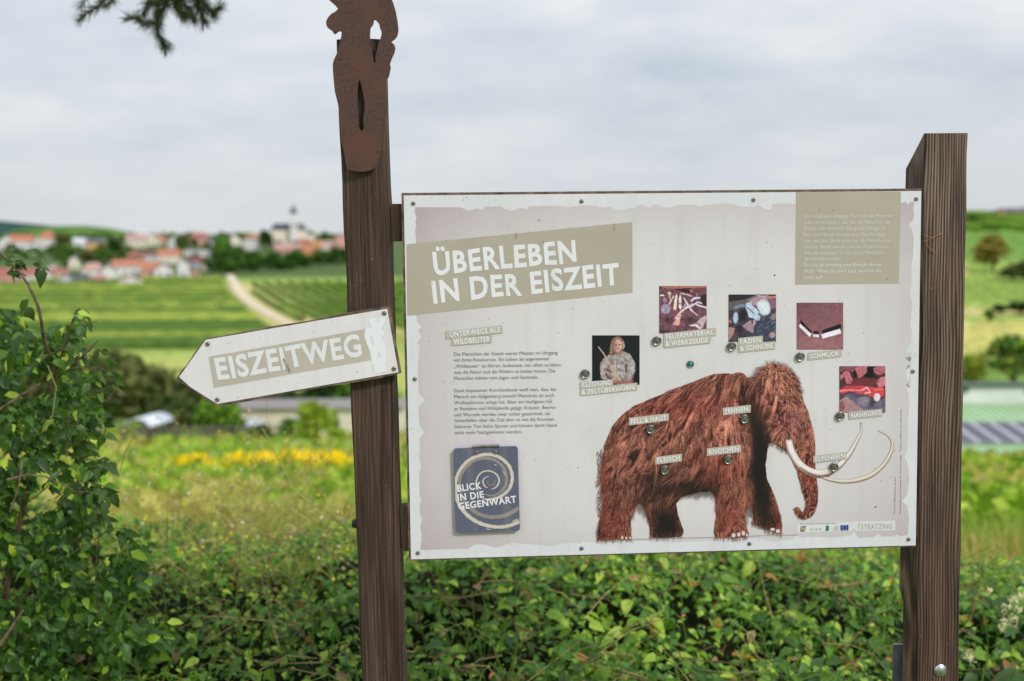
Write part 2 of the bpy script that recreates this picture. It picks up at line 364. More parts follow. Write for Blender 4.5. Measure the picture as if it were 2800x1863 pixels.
# ------------------------------------------------------------------ leaves in bulk
TPL = np.array([(0,0,0), (.28,-.27,.10), (.28,0,0), (.28,.27,.10), (.62,-.23,.05), (.62,0,-.05), (.62,.23,.05), (1,0,-.22)])
TF = np.array([(0,1,2), (0,2,3), (1,4,5), (1,5,2), (2,5,6), (2,6,3), (4,7,5), (5,7,6)])
TQ = np.array([(0,-.4,0), (.9,-.5,.1), (1,.4,0), (.1,.5,-.1)]); TQF = np.array([(0,1,2), (0,2,3)])
def frames(d, up):
    d = d/np.linalg.norm(d, axis=1, keepdims=True); s = np.cross(up, d); s /= (np.linalg.norm(s, axis=1, keepdims=True)+1e-9); u = np.cross(d, s)
    return d, s, u
def leaves(pos, d, up, size, tint, tpl=TPL, tf=TF, width=1.0):
    d, s, u = frames(d, up); n_ = len(pos); size = np.asarray(size).reshape(-1, 1, 1)
    V = pos[:, None, :] + size*(tpl[None, :, 0:1]*d[:, None, :] + width*tpl[None, :, 1:2]*s[:, None, :] + tpl[None, :, 2:3]*u[:, None, :])
    k = len(tpl); Fc = tf[None]+(np.arange(n_)*k)[:, None, None]
    T = np.repeat(np.concatenate([tint, np.ones((n_, 1))], 1), k, 0)
    return V.reshape(-1, 3), Fc.reshape(-1, 3), T
def cat(parts):
    V = []; F = []; T = []; b = 0
    for v, f, t in parts: V.append(v); F.append(f+b); T.append(t); b += len(v)
    return np.concatenate(V), np.concatenate(F), np.concatenate(T)
def rdir(n_, zlo=-1, zhi=1):
    z = rng.uniform(zlo, zhi, n_); a = rng.uniform(0, 2*math.pi, n_); r = np.sqrt(1-z*z); return np.stack([r*np.cos(a), r*np.sin(a), z], 1)
def tints(n_, pal, var=.25):
    pal = np.array([p[:3] for p in pal]); c = pal[rng.integers(0, len(pal), n_)]; return np.clip(c*rng.uniform(1-var, 1+var, (n_, 1)), 0, 1)
def crown(w, h, nl, pal, leafsize, lobes=14, spread=.62):
    """lumpy crown of leaf clumps, unit placed on its own base (z=0 at crown bottom)"""
    P = []; T = []
    for i in range(lobes):
        a = random.uniform(0, 2*math.pi); r = random.uniform(.15, spread)*w/2; zc = h*random.uniform(.22, .8)
        rr = r*(1.0 if zc < h*.6 else .6); c = np.array([rr*math.cos(a), rr*math.sin(a), zc]); R = np.array([w*.27, w*.27, h*.22])*random.uniform(.7, 1.2)
        k = nl//lobes; dd = rdir(k); p = c+dd*R*rng.uniform(.55, 1.05, (k, 1)); P.append(p); T.append(tints(k, pal, .22)*random.uniform(.75, 1.25))
    P = np.concatenate(P); T = np.clip(np.concatenate(T), 0, 1); k = len(P)
    return leaves(P, rdir(k), rdir(k), rng.uniform(.6, 1.3, k)*leafsize, T, TQ, TQF)
PAL_DARK = [C(52, 80, 36), C(64, 92, 40), C(42, 66, 34)]
PAL_OLIVE = [C(106, 116, 64), C(88, 102, 56), C(122, 124, 76), C(72, 84, 50)]
PAL_LIGHT = [C(152, 176, 54), C(128, 160, 48), C(168, 184, 72)]
PAL_MID = [C(84, 126, 46), C(100, 138, 52), C(70, 108, 42)]
PAL_BROWN = [C(168, 150, 84), C(142, 136, 64), C(112, 116, 52)]
TREE_MESH = {}
def tree(name, px, py, wpx, hpx, pal, label, group=None, cat_='tree', nl=900, key=None, wood=True, d=None, ls=.11):
    """a bush or tree standing where the photo shows it; wpx, hpx are its size in photo pixels"""
    p = ground_at(px, py) if d is None else at(px, py, d)
    if d is not None: p.z = min(p.z, H(p.x, p.y))
    k = p.y/FPX; w, h = wpx*k, hpx*k
    key = (key or name, random.randint(0, 2), id(pal), nl)
    if key not in TREE_MESH:
        V, Fc, T = crown(1.0, 1.0, nl, pal, ls); TREE_MESH[key] = npmesh('crown', V, Fc, M['far_leaf'], T)
    r = empty(name, loc=(p.x, p.y, p.z-.1)); tag(r, label, cat_, group)
    th = h*(.16 if wood else .03)
    c = link('crown', TREE_MESH[key], r); c.scale = (w, w, h-th); c.location = (0, 0, th); c.rotation_euler = (0, 0, random.uniform(0, 6.28)); c['kind'] = 'stuff'
    tb = MB().tube([(0, 0, -.5), (.02*w, 0, th), (.0, .03*w, h*.55)], [w*.035+.02, w*.028+.02, w*.01+.01], 6)
    for q in range(3):
        a = random.uniform(0, 6.28); tb.tube([(0, 0, th*.9), (w*.16*math.cos(a), w*.16*math.sin(a), h*.4), (w*.28*math.cos(a), w*.28*math.sin(a), h*.6)], [w*.02+.01, w*.012+.01, .01], 5)
    tb.build('trunk', M['bark'], r)
    return r

# ------------------------------------------------------------------ village houses
WM = {}
def wallm(c):
    if c not in WM: WM[c] = noise_mat('render_'+c, *{'white': (C(208, 206, 204), C(226, 224, 222)), 'cream': (C(216, 206, 186), C(230, 220, 202)), 'ochre': (C(204, 160, 92), C(216, 176, 110)),
        'pink': (C(200, 150, 138), C(212, 164, 150)), 'orange': (C(214, 148, 84), C(224, 162, 100)), 'grey': (C(150, 150, 154), C(170, 170, 172)), 'yellow': (C(214, 204, 146), C(226, 216, 160))}[c], scale=.8, rough=.9, spec=.2)
    return WM[c]
RM = {}
def roofm(c):
    if c not in RM: RM[c] = noise_mat('roof_'+c, *{'orange': (C(166, 108, 86), C(186, 126, 104)), 'red': (C(146, 90, 82), C(166, 108, 98)), 'pink': (C(172, 136, 128), C(190, 154, 146)),
        'grey': (C(88, 88, 94), C(112, 112, 118)), 'maroon': (C(108, 66, 66), C(128, 82, 80)), 'slate': (C(62, 64, 72), C(80, 82, 90)), 'silver': (C(190, 196, 202), C(208, 212, 216)), 'dull': (C(128, 124, 122), C(146, 141, 138))}[c], scale=1.5, stretch=(1, 6, 1), rough=.8, spec=.2)
    return RM[c]
PANE = flat_mat('window_glass', C(50, 56, 64), .15); FRAME = flat_mat('window_frame', C(196, 194, 190), .5)
WINM = mesh('window', *(lambda m_: (m_.v, m_.f))(MB().box(-.6, .6, -.06, .0, 0, 1.35)), FRAME)
PANM = mesh('pane', *(lambda m_: (m_.v, m_.f))(MB().box(-.5, .5, -.075, -.062, .1, 1.25)), PANE)
SOLAR = noise_mat('solar_glass', C(52, 52, 72), C(72, 72, 92), 5, rough=.2)
def house(px, py, wpx, hpx, wall, roof, face, label, roofk='gable', solar=False, group='houses of the village on the slope', chim=True, d=None):
    """face 'g': gable end towards the camera, 'e': eaves side towards the camera; hpx = total height"""
    p = ground_at(px, py) if d is None else at(px, py, d)
    k = p.y/FPX; w = wpx*k*1.04; h = hpx*k*1.04; dep = (w*1.15 if face == 'g' else max(6.5, w*.6)); rh = h*(.42 if roofk != 'flat' else .1); wh = h-rh
    r = empty('house', loc=(p.x, p.y+dep/2, p.z-.3)); tag(r, label, 'house', group)
    r.rotation_euler = (0, 0, -math.atan2(p.x, p.y)+random.uniform(-.12, .12)); wh += .3
    x, y = w/2, dep/2
    MB().box(-x, x, -y, y, -2.5, wh).build('wall', wallm(wall), r)
    ov = .45; m_ = MB()
    if roofk == 'flat': m_.box(-x-.2, x+.2, -y-.2, y+.2, wh+.003, wh+rh)
    elif roofk == 'hip':
        q = min(x, y)*.75; e_ = (-(x+ov), x+ov, -(y+ov), y+ov)
        v = [(e_[0], e_[2], wh-.1), (e_[1], e_[2], wh-.1), (e_[1], e_[3], wh-.1), (e_[0], e_[3], wh-.1), (-x+q, 0, wh+rh), (x-q, 0, wh+rh)] if x >= y else \
            [(e_[0], e_[2], wh-.1), (e_[1], e_[2], wh-.1), (e_[1], e_[3], wh-.1), (e_[0], e_[3], wh-.1), (0, -y+q, wh+rh), (0, y-q, wh+rh)]
        m_.add(v, [(0, 1, 5, 4), (1, 2, 5), (2, 3, 4, 5), (3, 0, 4), (0, 3, 2, 1)] if x >= y else [(0, 1, 4), (1, 2, 5, 4), (2, 3, 5), (3, 0, 4, 5), (0, 3, 2, 1)])
    else:
        if face == 'g':
            v = [(-x-ov, -y-ov, wh-.12), (x+ov, -y-ov, wh-.12), (0, -y-ov, wh+rh), (-x-ov, y+ov, wh-.12), (x+ov, y+ov, wh-.12), (0, y+ov, wh+rh)]
            # gable wall shows under a roof of two slabs
            t = .25
            m_.add([v[0], v[2], v[5], v[3], (-x-ov, -y-ov, wh-.12-t), (0, -y-ov, wh+rh-t), (0, y+ov, wh+rh-t), (-x-ov, y+ov, wh-.12-t)], [(0, 1, 2, 3)[::-1], (4, 5, 6, 7), (0, 1, 5, 4), (2, 3, 7, 6), (0, 4, 7, 3), (1, 2, 6, 5)])
            m_.add([v[2], v[1], v[4], v[5], (0, -y-ov, wh+rh-t), (x+ov, -y-ov, wh-.12-t), (x+ov, y+ov, wh-.12-t), (0, y+ov, wh+rh-t)], [(0, 1, 2, 3)[::-1], (4, 5, 6, 7), (0, 1, 5, 4), (2, 3, 7, 6), (1, 2, 6, 5), (0, 4, 7, 3)])
            for gy, gf in ((-y, (0, 1, 2)), (y, (0, 2, 1))): MB().add([(-x+.01, gy, wh), (x-.01, gy, wh), (0, gy, wh+rh-.3)], [gf]).build('gable', wallm(wall), r)
        else:
            v = [(-x-ov, -y-ov, wh-.12), (x+ov, -y-ov, wh-.12), (x+ov, y+ov, wh-.12), (-x-ov, y+ov, wh-.12), (-x-ov, 0, wh+rh), (x+ov, 0, wh+rh)]
            m_.add(v, [(0, 1, 5, 4), (2, 3, 4, 5), (0, 4, 3), (1, 2, 5), (0, 3, 2, 1)])
    rf = m_.build('roof', roofm(roof), r)
    if chim and roofk != 'flat': MB().box(x*.3-.35, x*.3+.35, y*.2-.35, y*.2+.35, wh+rh*.35, wh+rh+.7).build('chimney', wallm('grey'), rf)
    if solar:
        sl = math.atan2(rh+.12, y+ov); s_ = MB()
        for i in range(4):
            xa = -x*.7+i*x*.36; s_.box(xa, xa+x*.33, 0, 3.2, .08, .14)
        so = s_.build('solar_panel', SOLAR, rf); so.location = (0, -y*.8, wh+rh*.15); so.rotation_euler = (sl, 0, 0)
    nw = max(1, int(w/3.2)); fl = 2 if wh > 5.2 else 1
    for f_ in range(fl):
        for i in range(nw):
            wx = -x+(i+.5)*2*x/nw; wo = link('window', WINM, r, (wx, -y-.003, 1.2+f_*2.7)); link('pane', PANM, wo)
    return r
HS = [  # px, base py, width, height, wall, roof, face, roof kind, solar, label
 (8, 682, 46, 36, 'white', 'pink', 'g', 'gable', 0, 'white house with pale pink roof at the left end of the upper village row'),
 (54, 684, 52, 40, 'white', 'orange', 'e', 'gable', 0, 'long white house with orange roof, second from the left end of the upper village row'),
 (101, 684, 32, 38, 'white', 'orange', 'g', 'gable', 0, 'white gable-end house between the long orange roof and the tall hip roof, upper row'),
 (127, 684, 36, 50, 'white', 'orange', 'e', 'hip', 0, 'tall white house under an orange hip roof on the upper left of the village'),
 (216, 676, 34, 24, 'white', 'silver', 'e', 'gable', 0, 'low white house with silver roof below the green hill'),
 (257, 683, 46, 30, 'ochre', 'grey', 'e', 'gable', 0, 'wide house with grey roof and ochre walls, upper row of the village'),
 (313, 674, 18, 22, 'ochre', 'orange', 'g', 'gable', 0, 'tiny ochre house alone among trees in the upper row'),
 (368, 676, 50, 34, 'cream', 'pink', 'e', 'gable', 0, 'pale house with pinkish roof left of the cream gable in the upper row'),
 (410, 672, 34, 34, 'cream', 'orange', 'g', 'gable', 0, 'cream gable house with bright orange roof in the upper row'),
 (436, 668, 22, 22, 'pink', 'orange', 'e', 'gable', 0, 'small orange-roofed house touching the right side of the cream gable'),
 (474, 680, 32, 36, 'white', 'grey', 'g', 'gable', 0, 'white gable house with grey roof, middle of the upper row'),
 (543, 672, 50, 34, 'pink', 'red', 'e', 'hip', 0, 'pinkish house under a red hip roof, middle of the upper row'),
 (578, 672, 26, 20, 'grey', 'grey', 'e', 'gable', 0, 'grey low house right of the red hip roof'),
 (634, 672, 34, 30, 'cream', 'grey', 'g', 'gable', 0, 'cream gable house with dark grey roof left of the church'),
 (688, 662, 32, 20, 'cream', 'orange', 'e', 'gable', 0, 'low house of which mainly the orange roof shows, behind the white block'),
 (684, 684, 40, 30, 'white', 'slate', 'e', 'flat', 0, 'white flat-roofed block left of the dark trees by the church'),
 (782, 694, 66, 26, 'pink', 'pink', 'e', 'gable', 0, 'long house with faded pink roof just below the church'),
 (830, 690, 34, 34, 'orange', 'red', 'e', 'gable', 0, 'orange house with dark red roof right of the faded pink roof'),
 (868, 682, 26, 28, 'orange', 'slate', 'g', 'gable', 0, 'orange-yellow gable house right of the red roof below the church'),
 (892, 684, 30, 24, 'cream', 'pink', 'e', 'gable', 0, 'cream house with pink roof, right of the orange-yellow gable'),
 (934, 690, 50, 52, 'pink', 'pink', 'g', 'gable', 0, 'tall pink house with pink roof beside the left signpost'),
 (842, 704, 36, 26, 'orange', 'orange', 'e', 'gable', 0, 'small orange house at the edge of the trees under the church'),
 (795, 718, 40, 22, 'white', 'grey', 'e', 'gable', 0, 'white low house in front of the trees below the church'),
 (668, 716, 22, 26, 'white', 'grey', 'g', 'gable', 0, 'small white house alone between trees, below the white block'),
 (940, 708, 26, 26, 'cream', 'grey', 'e', 'gable', 0, 'cream house partly hidden by the left signpost'),
 (198, 736, 26, 36, 'cream', 'grey', 'g', 'gable', 0, 'cream gable house standing alone in the middle row'),
 (540, 712, 80, 30, 'white', 'slate', 'e', 'flat', 0, 'long white building with flat dark roof in the middle of the village'),
 (358, 718, 22, 26, 'pink', 'red', 'e', 'gable', 0, 'small red-roofed house left of the solar roof'),
 (400, 716, 64, 28, 'white', 'maroon', 'e', 'gable', 1, 'house with wide dark roof carrying solar panels, middle of the village'),
 (458, 722, 54, 38, 'cream', 'orange', 'e', 'gable', 0, 'cream house with orange roof right of the solar roof'),
 (532, 732, 44, 28, 'grey', 'maroon', 'e', 'gable', 0, 'grey house with maroon roof below the long flat-roofed building'),
 (566, 740, 30, 30, 'cream', 'pink', 'g', 'gable', 0, 'cream gable house right of the maroon roof'),
 (497, 758, 28, 48, 'white', 'silver', 'g', 'gable', 0, 'narrow bright white gable house at the edge of the vineyard'),
 (530, 762, 22, 24, 'pink', 'pink', 'g', 'gable', 0, 'little pinkish shed right of the narrow white gable'),
 (16, 782, 50, 46, 'pink', 'red', 'e', 'gable', 0, 'red-roofed house at the left end of the lower village row'),
 (68, 778, 56, 42, 'white', 'red', 'e', 'gable', 0, 'white house with long red roof, second in the lower row'),
 (110, 772, 38, 34, 'white', 'grey', 'g', 'gable', 0, 'white gable house with grey roof behind the shrub twig, lower row'),
 (137, 748, 28, 22, 'white', 'silver', 'g', 'gable', 0, 'small pale house behind the lower row on the left'),
 (153, 766, 44, 30, 'cream', 'red', 'e', 'gable', 0, 'cream house with a plain red roof in the lower row'),
 (168, 782, 46, 28, 'white', 'grey', 'g', 'gable', 0, 'low broad white house at the vineyard edge, left part'),
 (211, 778, 42, 26, 'white', 'slate', 'e', 'gable', 0, 'low white house with slate roof at the vineyard edge'),
 (248, 768, 58, 46, 'white', 'pink', 'e', 'hip', 0, 'large house under a faded pink-red hip roof in the lower row'),
 (286, 774, 42, 50, 'white', 'grey', 'g', 'gable', 0, 'tall white gable house in the lower row'),
 (262, 778, 30, 22, 'white', 'red', 'e', 'gable', 0, 'small white annex with red roof in front of the tall white gable'),
 (346, 754, 80, 42, 'white', 'orange', 'e', 'gable', 0, 'long two-storey white house with orange roof in the lower row'),
 (344, 786, 58, 32, 'white', 'red', 'g', 'gable', 0, 'broad white gable house jutting out into the vineyard'),
 (404, 756, 44, 36, 'pink', 'orange', 'e', 'gable', 0, 'pinkish house with orange roof right of the long two-storey house'),
 (436, 758, 46, 36, 'white', 'red', 'g', 'gable', 0, 'white gable house with red roof, right end of the lower row'),
]
for (px, py, w, h, wl, rf, fc, rk, so, lb) in HS: house(px, py, w, h, wl, rf, fc, lb, rk, bool(so))
house(2806, 600, 96, 30, 'white', 'maroon', 'e', 'white house with dark red roof and solar panels on the hilltop beside the right post', 'gable', True, 'houses on the right-hand hilltop')
house(2738, 600, 44, 14, 'grey', 'maroon', 'e', 'low dark outbuilding left of the solar-roofed house on the hilltop', 'gable', False, 'houses on the right-hand hilltop', chim=False)

# ------------------------------------------------------------------ church
p = ground_at(795, 670); k = p.y/FPX
ch = empty('church', loc=(p.x, p.y+8, p.z-.5)); tag(ch, 'white village church with dark roof and tall onion-topped tower on the ridge', 'church'); ch.rotation_euler = (0, 0, -math.atan2(p.x, p.y))
def U(v): return v*k
nave_l, nave_r = U(-58), U(38); wh = U(43); rh = U(17)
MB().box(nave_l, nave_r, -6, 6, -3, wh).build('nave_wall', wallm('cream'), ch)
MB().box(nave_r+.003, U(58), -4.2, 4.2, -3, U(31)).build('chancel_wall', wallm('cream'), ch)
MB().add([(nave_l-.4, -6.5, wh), (nave_r+.4, -6.5, wh), (nave_r+.4, 6.5, wh), (nave_l-.4, 6.5, wh), (nave_l+2, 0, wh+rh), (nave_r-3, 0, wh+rh)], [(0, 1, 5, 4), (2, 3, 4, 5), (0, 4, 3), (1, 2, 5), (0, 3, 2, 1)]).build('nave_roof', roofm('slate'), ch)
MB().add([(nave_r+.01, -4.6, U(31)), (U(59), -4.6, U(31)), (U(59), 4.6, U(31)), (nave_r+.01, 4.6, U(31)), (nave_r+.01, 0, U(41)), (U(54), 0, U(41))], [(0, 1, 5, 4), (2, 3, 4, 5), (0, 4, 3), (1, 2, 5), (0, 3, 2, 1)]).build('chancel_roof', roofm('slate'), ch)
tw = U(10); th = U(86)
tx = U(3); tow = MB().box(tx-tw, tx+tw, -6.3-2*tw, -6.3, -3, th).build('tower', wallm('white'), ch)
sp = MB().lathe([(tw*1.1, 0), (tw*1.15, U(2)), (tw*.95, U(6)), (tw*.7, U(9)), (tw*.42, U(11)), (tw*.55, U(13)), (tw*.42, U(17)), (tw*.12, U(22)), (.12, U(30))], 12, (tx, -6.3-tw, th)); sp.build('spire', roofm('slate'), ch, True)
for zz_ in (U(60),): 
    q = link('belfry_window', WINM, tow, (tx, -6.3-2*tw-.01, zz_)); q.scale = (1.3, 1, 1.8)
q = MB().lathe([(U(3.5), 0), (U(3.5), .1)], 20); q = q.build('clock_face', flat_mat('clock_face', C(60, 60, 62)), tow); q.location = (tx, -6.3-2*tw-.02, U(52)); q.rotation_euler = (math.radians(90), 0, 0)
for i in range(5): q = link('arched_window', WINM, ch, (nave_l+(i+.6)*(nave_r-nave_l)/5.2, -6.01, U(10))); q.scale = (1.1, 1, 2.6)

# ------------------------------------------------------------------ trees in and around the village
def woodland(name, spots, pal, label, nl=260, ls=.13):
    parts = []
    for (px, py, w, h) in spots:
        p = ground_at(px, py); k = p.y/FPX; V, Fc, T = crown(w*k, h*k, nl, pal, ls*w*k, 9)
        parts.append((V+np.array([p.x, p.y, p.z-.5]), Fc, T))
    V, Fc, T = cat(parts); o = link(name, npmesh(name, V, Fc, M['far_leaf'], T)); return tag(o, label, 'woodland', kind='stuff')
rs = random.Random(3)
sp1 = [(575+i*15+rs.uniform(-5, 5), 748-i*1.2+rs.uniform(-6, 6), rs.uniform(34, 58), rs.uniform(32, 56)) for i in range(26)]
sp1 += [(590+rs.uniform(0, 110), 725+rs.uniform(-15, 10), 40, 42) for i in range(16)] + [(450+i*14, 770, 26, 18) for i in range(9)]
woodland('woodland', sp1, PAL_DARK+PAL_MID[:1], 'dark belt of trees below the church, along the top of the vineyard')
sp2 = [(i*26+rs.uniform(-8, 8), 700+rs.uniform(-12, 30), rs.uniform(24, 44), rs.uniform(18, 32)) for i in range(22)] + [(rs.uniform(120, 620), rs.uniform(676, 742), rs.uniform(18, 36), rs.uniform(16, 30)) for i in range(46)]
woodland('woodland', sp2, PAL_DARK+PAL_MID+PAL_OLIVE[:1], 'garden trees scattered between the two rows of village houses')
sp3 = [(rs.uniform(-40, 960), 660+rs.uniform(-8, 6), rs.uniform(26, 60), rs.uniform(14, 24)) for i in range(60)]
sp3 = [q for q in sp3 if not 690 < q[0] < 880]
woodland('woodland', sp3, PAL_DARK+PAL_MID+PAL_OLIVE[:1], 'wooded skyline behind the upper row of village houses', 200)
sp4 = [(2640+i*11, 612+rs.uniform(-3, 3), rs.uniform(24, 40), 34-i*1.6) for i in range(9)]+[(2700+i*14, 612, 22, 13) for i in range(10)]
woodland('woodland', sp4, PAL_MID+PAL_DARK, 'hedge of green bushes along the hilltop beside the right post')
tree('tree', 728, 684, 44, 56, PAL_DARK, 'rounded dark green tree at the left foot of the church', 'trees around the church', nl=500)
tree('tree', 762, 688, 36, 30, PAL_DARK, 'low dark tree in front of the church nave', 'trees around the church', nl=500)
tree('tree', 806, 676, 22, 18, PAL_DARK, 'small dark tree under the church tower', 'trees around the church', nl=500)
tree('tree', 170, 684, 46, 48, PAL_OLIVE, 'olive-coloured tree right of the tall orange hip roof', 'village trees', nl=500)
tree('tree', 496, 684, 44, 44, PAL_OLIVE, 'yellowish olive tree between the white gable and the red hip roof', 'village trees', nl=500)
tree('tree', 316, 700, 48, 48, PAL_DARK, 'dark tree under the tiny ochre house', 'village trees', nl=500)
tree('tree', 236, 724, 56, 42, PAL_OLIVE, 'broad brownish-green tree right of the lone cream gable', 'village trees', nl=500)
tree('tree', 612, 712, 60, 66, PAL_MID, 'tall mid-green tree right of the long flat-roofed building', 'village trees', nl=600)

# ------------------------------------------------------------------ vineyards and farm track
VM = M['far_leaf']
def vrow(pts, hgt, wid, pal):
    """one vine row: a lumpy hedge following the ground"""
    pts = [Vector((*p_, H(*p_))) for p_ in pts]; V = []; F = []; n_ = len(pts); T = []
    for i, p_ in enumerate(pts):
        dd = (pts[min(i+1, n_-1)]-pts[max(i-1, 0)]); dd.z = 0; dd.normalize(); sd = Vector((-dd.y, dd.x, 0))
        hh = hgt*random.uniform(.85, 1.12); ww = wid*random.uniform(.8, 1.2)
        for a, z_ in ((-ww*.7, .1), (-ww, hh*.6), (-ww*.5, hh), (ww*.5, hh*random.uniform(.92, 1.05)), (ww, hh*.6), (ww*.7, .1)): V.append(p_+sd*a+Vector((0, 0, z_)))
        c_ = np.array(random.choice(pal)[:3])*random.uniform(.8, 1.2); T += [c_]*6
    for i in range(n_-1):
        for j in range(5): F.append((i*6+j, i*6+j+1, (i+1)*6+j+1)); F.append((i*6+j, (i+1)*6+j+1, (i+1)*6+j))
    return np.array([tuple(v) for v in V]), np.array(F), np.concatenate([np.array(T), np.ones((len(T), 1))], 1)
PV = [C(138, 156, 66), C(124, 148, 60), C(148, 164, 76)]; PVD = [C(88, 116, 52), C(94, 122, 56)]
track = [(628, 752), (640, 772), (652, 796), (672, 818), (700, 838), (734, 858), (768, 876), (806, 896), (850, 918), (900, 942)]
tw_ = [9, 11, 13, 14, 14, 13, 13, 13, 13, 13]
TP = [ground_at(*q) for q in track]
def track_x(y):
    return np.interp(y, [q.y for q in TP][::-1], [q.x for q in TP][::-1])
parts = []; y = 184.0; i = 0
while y < 424:
    tx_ = float(track_x(y))-5-max(0, (300-y)*.035); x0 = -.60*y; n_ = 40
    shade = PVD if (y < 192 or 204 < y < 216 or 226 < y < 234 or 262 < y < 274 or float(vnoise(np.array([y]), np.array([0.]), 77, 5.5)[0]) < .40) else (PV if float(vnoise(np.array([y]), np.array([0.]), 77, 5.5)[0]) < .62 else [C(164, 176, 82), C(156, 172, 74)])
    parts.append(vrow([(x0+(tx_-x0)*q/n_, y) for q in range(n_+1)], 1.7, .5, shade)); y += 2.6+.0025*(y-184); i += 1
V, Fc, T = cat(parts); tag(link('vineyard', npmesh('vineyard', V, Fc, VM, T, True)), 'vineyard of level rows in bands of light and dark green, left of the track', 'vineyard', kind='stuff')
dv = (TP[2]-TP[7]); dv = Vector((dv.x, dv.y)).normalized(); nv = Vector((dv.y, -dv.x))
parts = []
for k_ in range(-6, 40):
    pts = []
    for s_ in range(-60, 70):
        q = Vector((TP[5].x, TP[5].y))+dv*s_*3.4+nv*(k_*4.6)
        if 215 < q.y < 400 and q.x > float(track_x(q.y))+4.5 and not 268 < q.y-.25*q.x < 277: pts.append((q.x, q.y))
    if len(pts) > 4: parts.append(vrow(pts, 1.5, .75, [C(108, 142, 52), C(122, 154, 56), C(96, 130, 48)]))
V, Fc, T = cat(parts); tag(link('vineyard', npmesh('vineyard', V, Fc, VM, T, True)), 'vineyard whose rows run downhill beside the track, left of the signpost', 'vineyard', kind='stuff')
V = []; F = []
fine = []
for i in range(len(TP)-1):
    for q in range(6): t_ = q/6; fine.append((TP[i].lerp(TP[i+1], t_), tw_[i]*(1-t_)+tw_[i+1]*t_))
for i, (p_, w_) in enumerate(fine):
    ww = w_*p_.y/FPX*1.15
    for a in (-ww, -ww*.3, ww*.3, ww): V.append((p_.x+a, p_.y, H(p_.x+a, p_.y)+.14))
for i in range(len(fine)-1):
    for j in range(3): F.append((i*4+j, i*4+j+1, (i+1)*4+j+1, (i+1)*4+j))
tag(link('track', mesh('track', V, F, noise_mat('pale_gravel', C(196, 180, 156), C(216, 202, 180), .6, rough=.95, spec=.1))), kind='structure')

# ------------------------------------------------------------------ scrub and trees in the valley
for i_, (px, w_) in enumerate([(615, 120), (690, 130), (765, 120), (835, 130), (960, 150)]): tree('valley_bush', px, 1158, w_, 100+8*(i_ % 3), PAL_DARK+PAL_OLIVE if i_ % 2 else PAL_DARK, ['dark tree rising under the middle of the arrow sign', 'dark olive tree behind the small arched shelter', 'dark tree behind the left end of the farm building', 'olive tree above the farm building roof', 'dark tree behind the left signpost, beyond the farm building'][i_], 'bushes along the valley floor', 'bush', nl=1500, ls=.075)
vt = [(300, 1196, 240, 250, PAL_OLIVE, 'broad olive thicket left of the arrow sign tip'), (420, 1190, 230, 196, PAL_OLIVE, 'wide grey-green thicket behind the white arched shelter'),
 (520, 1186, 180, 190, PAL_DARK+PAL_OLIVE, 'dark thicket below the tip of the arrow sign'), (225, 1200, 190, 150, PAL_MID, 'green rounded bush behind the left shrub'),
 (120, 1195, 200, 240, PAL_OLIVE, 'tall olive tree hidden behind the left shrub'), (600, 1202, 160, 120, PAL_MID+PAL_LIGHT[1:2], 'mid-green bush under the arrow sign'),
 (700, 1182, 190, 170, PAL_DARK+PAL_OLIVE, 'dark bush right of the mid-green bush, under the sign'), (900, 1170, 170, 140, PAL_DARK, 'dark tree beside the left signpost'),
 (862, 1232, 128, 146, PAL_LIGHT, 'bright yellow-green bush in front of the long pale building'), (1010, 1180, 180, 190, PAL_MID, 'green tree hidden behind the left signpost'),
 (300, 1210, 60, 50, PAL_LIGHT, 'small yellow-green bush left of the arched shelter'), (352, 1204, 46, 60, PAL_LIGHT, 'small yellow-green bush at the arched shelter'),
 (10, 1195, 180, 300, PAL_OLIVE, 'tall tree at the left edge behind the shrub')]
vt += [(712, 1208, 80, 58, PAL_OLIVE, 'low olive scrub in front of the left end of the farm building'), (925, 1206, 70, 44, PAL_LIGHT, 'low light-green scrub right of the bright bush, beside the left post'), (455, 1200, 150, 130, PAL_OLIVE+PAL_MID, 'low scrubby bush between the arched shelter and the mid-green bush'), (800, 1204, 90, 66, PAL_MID, 'low green bush against the wall of the farm building'), (655, 1200, 70, 60, PAL_LIGHT+PAL_MID, 'small light bush left of the smaller arched shelter'),
 (350, 1150, 260, 200, PAL_OLIVE, 'tall olive trees standing behind the grey-green thicket'), (560, 1150, 190, 150, PAL_OLIVE+PAL_BROWN, 'brownish tree behind the sign tip, beyond the dark thicket')]
for (px, py, w, h, pal, lb) in vt: tree('valley_bush', px, py, w, h, pal, lb, 'bushes along the valley floor', 'bush', nl=1500, ls=.075)
tree('round_tree', 2713, 744, 112, 112, PAL_BROWN, 'round brownish-green tree on the slope right of the right post', None, nl=1500, ls=.07)
for (px, py, w, h, pal, lb) in [(2765, 768, 70, 52, PAL_OLIVE, 'grey-green bush right of the round tree'), (2800, 770, 60, 62, PAL_DARK+PAL_OLIVE, 'dark bush at the right edge beside the round tree'),
 (2735, 860, 60, 32, PAL_DARK, 'low dark bush in the middle of the right-hand field'), (2790, 862, 90, 42, PAL_DARK, 'wide dark bush at the right edge of the right-hand field'),
 (2704, 884, 30, 46, PAL_MID, 'small green shrub below the right-hand vineyard')]:
    tree('field_bush', px, py, w, h, pal, lb, 'bushes on the right-hand slope', 'bush', nl=900, ls=.09)
tree('shed_tree', 2770, 1062, 190, 160, PAL_OLIVE+PAL_LIGHT[:1]+PAL_MID, 'large green tree behind the green-roofed shed', None, nl=2200, ls=.06)
tree('shed_tree', 2650, 1062, 110, 104, PAL_LIGHT+PAL_BROWN, 'yellowish bush behind the shed, next to the right post', None, nl=1500, ls=.07)

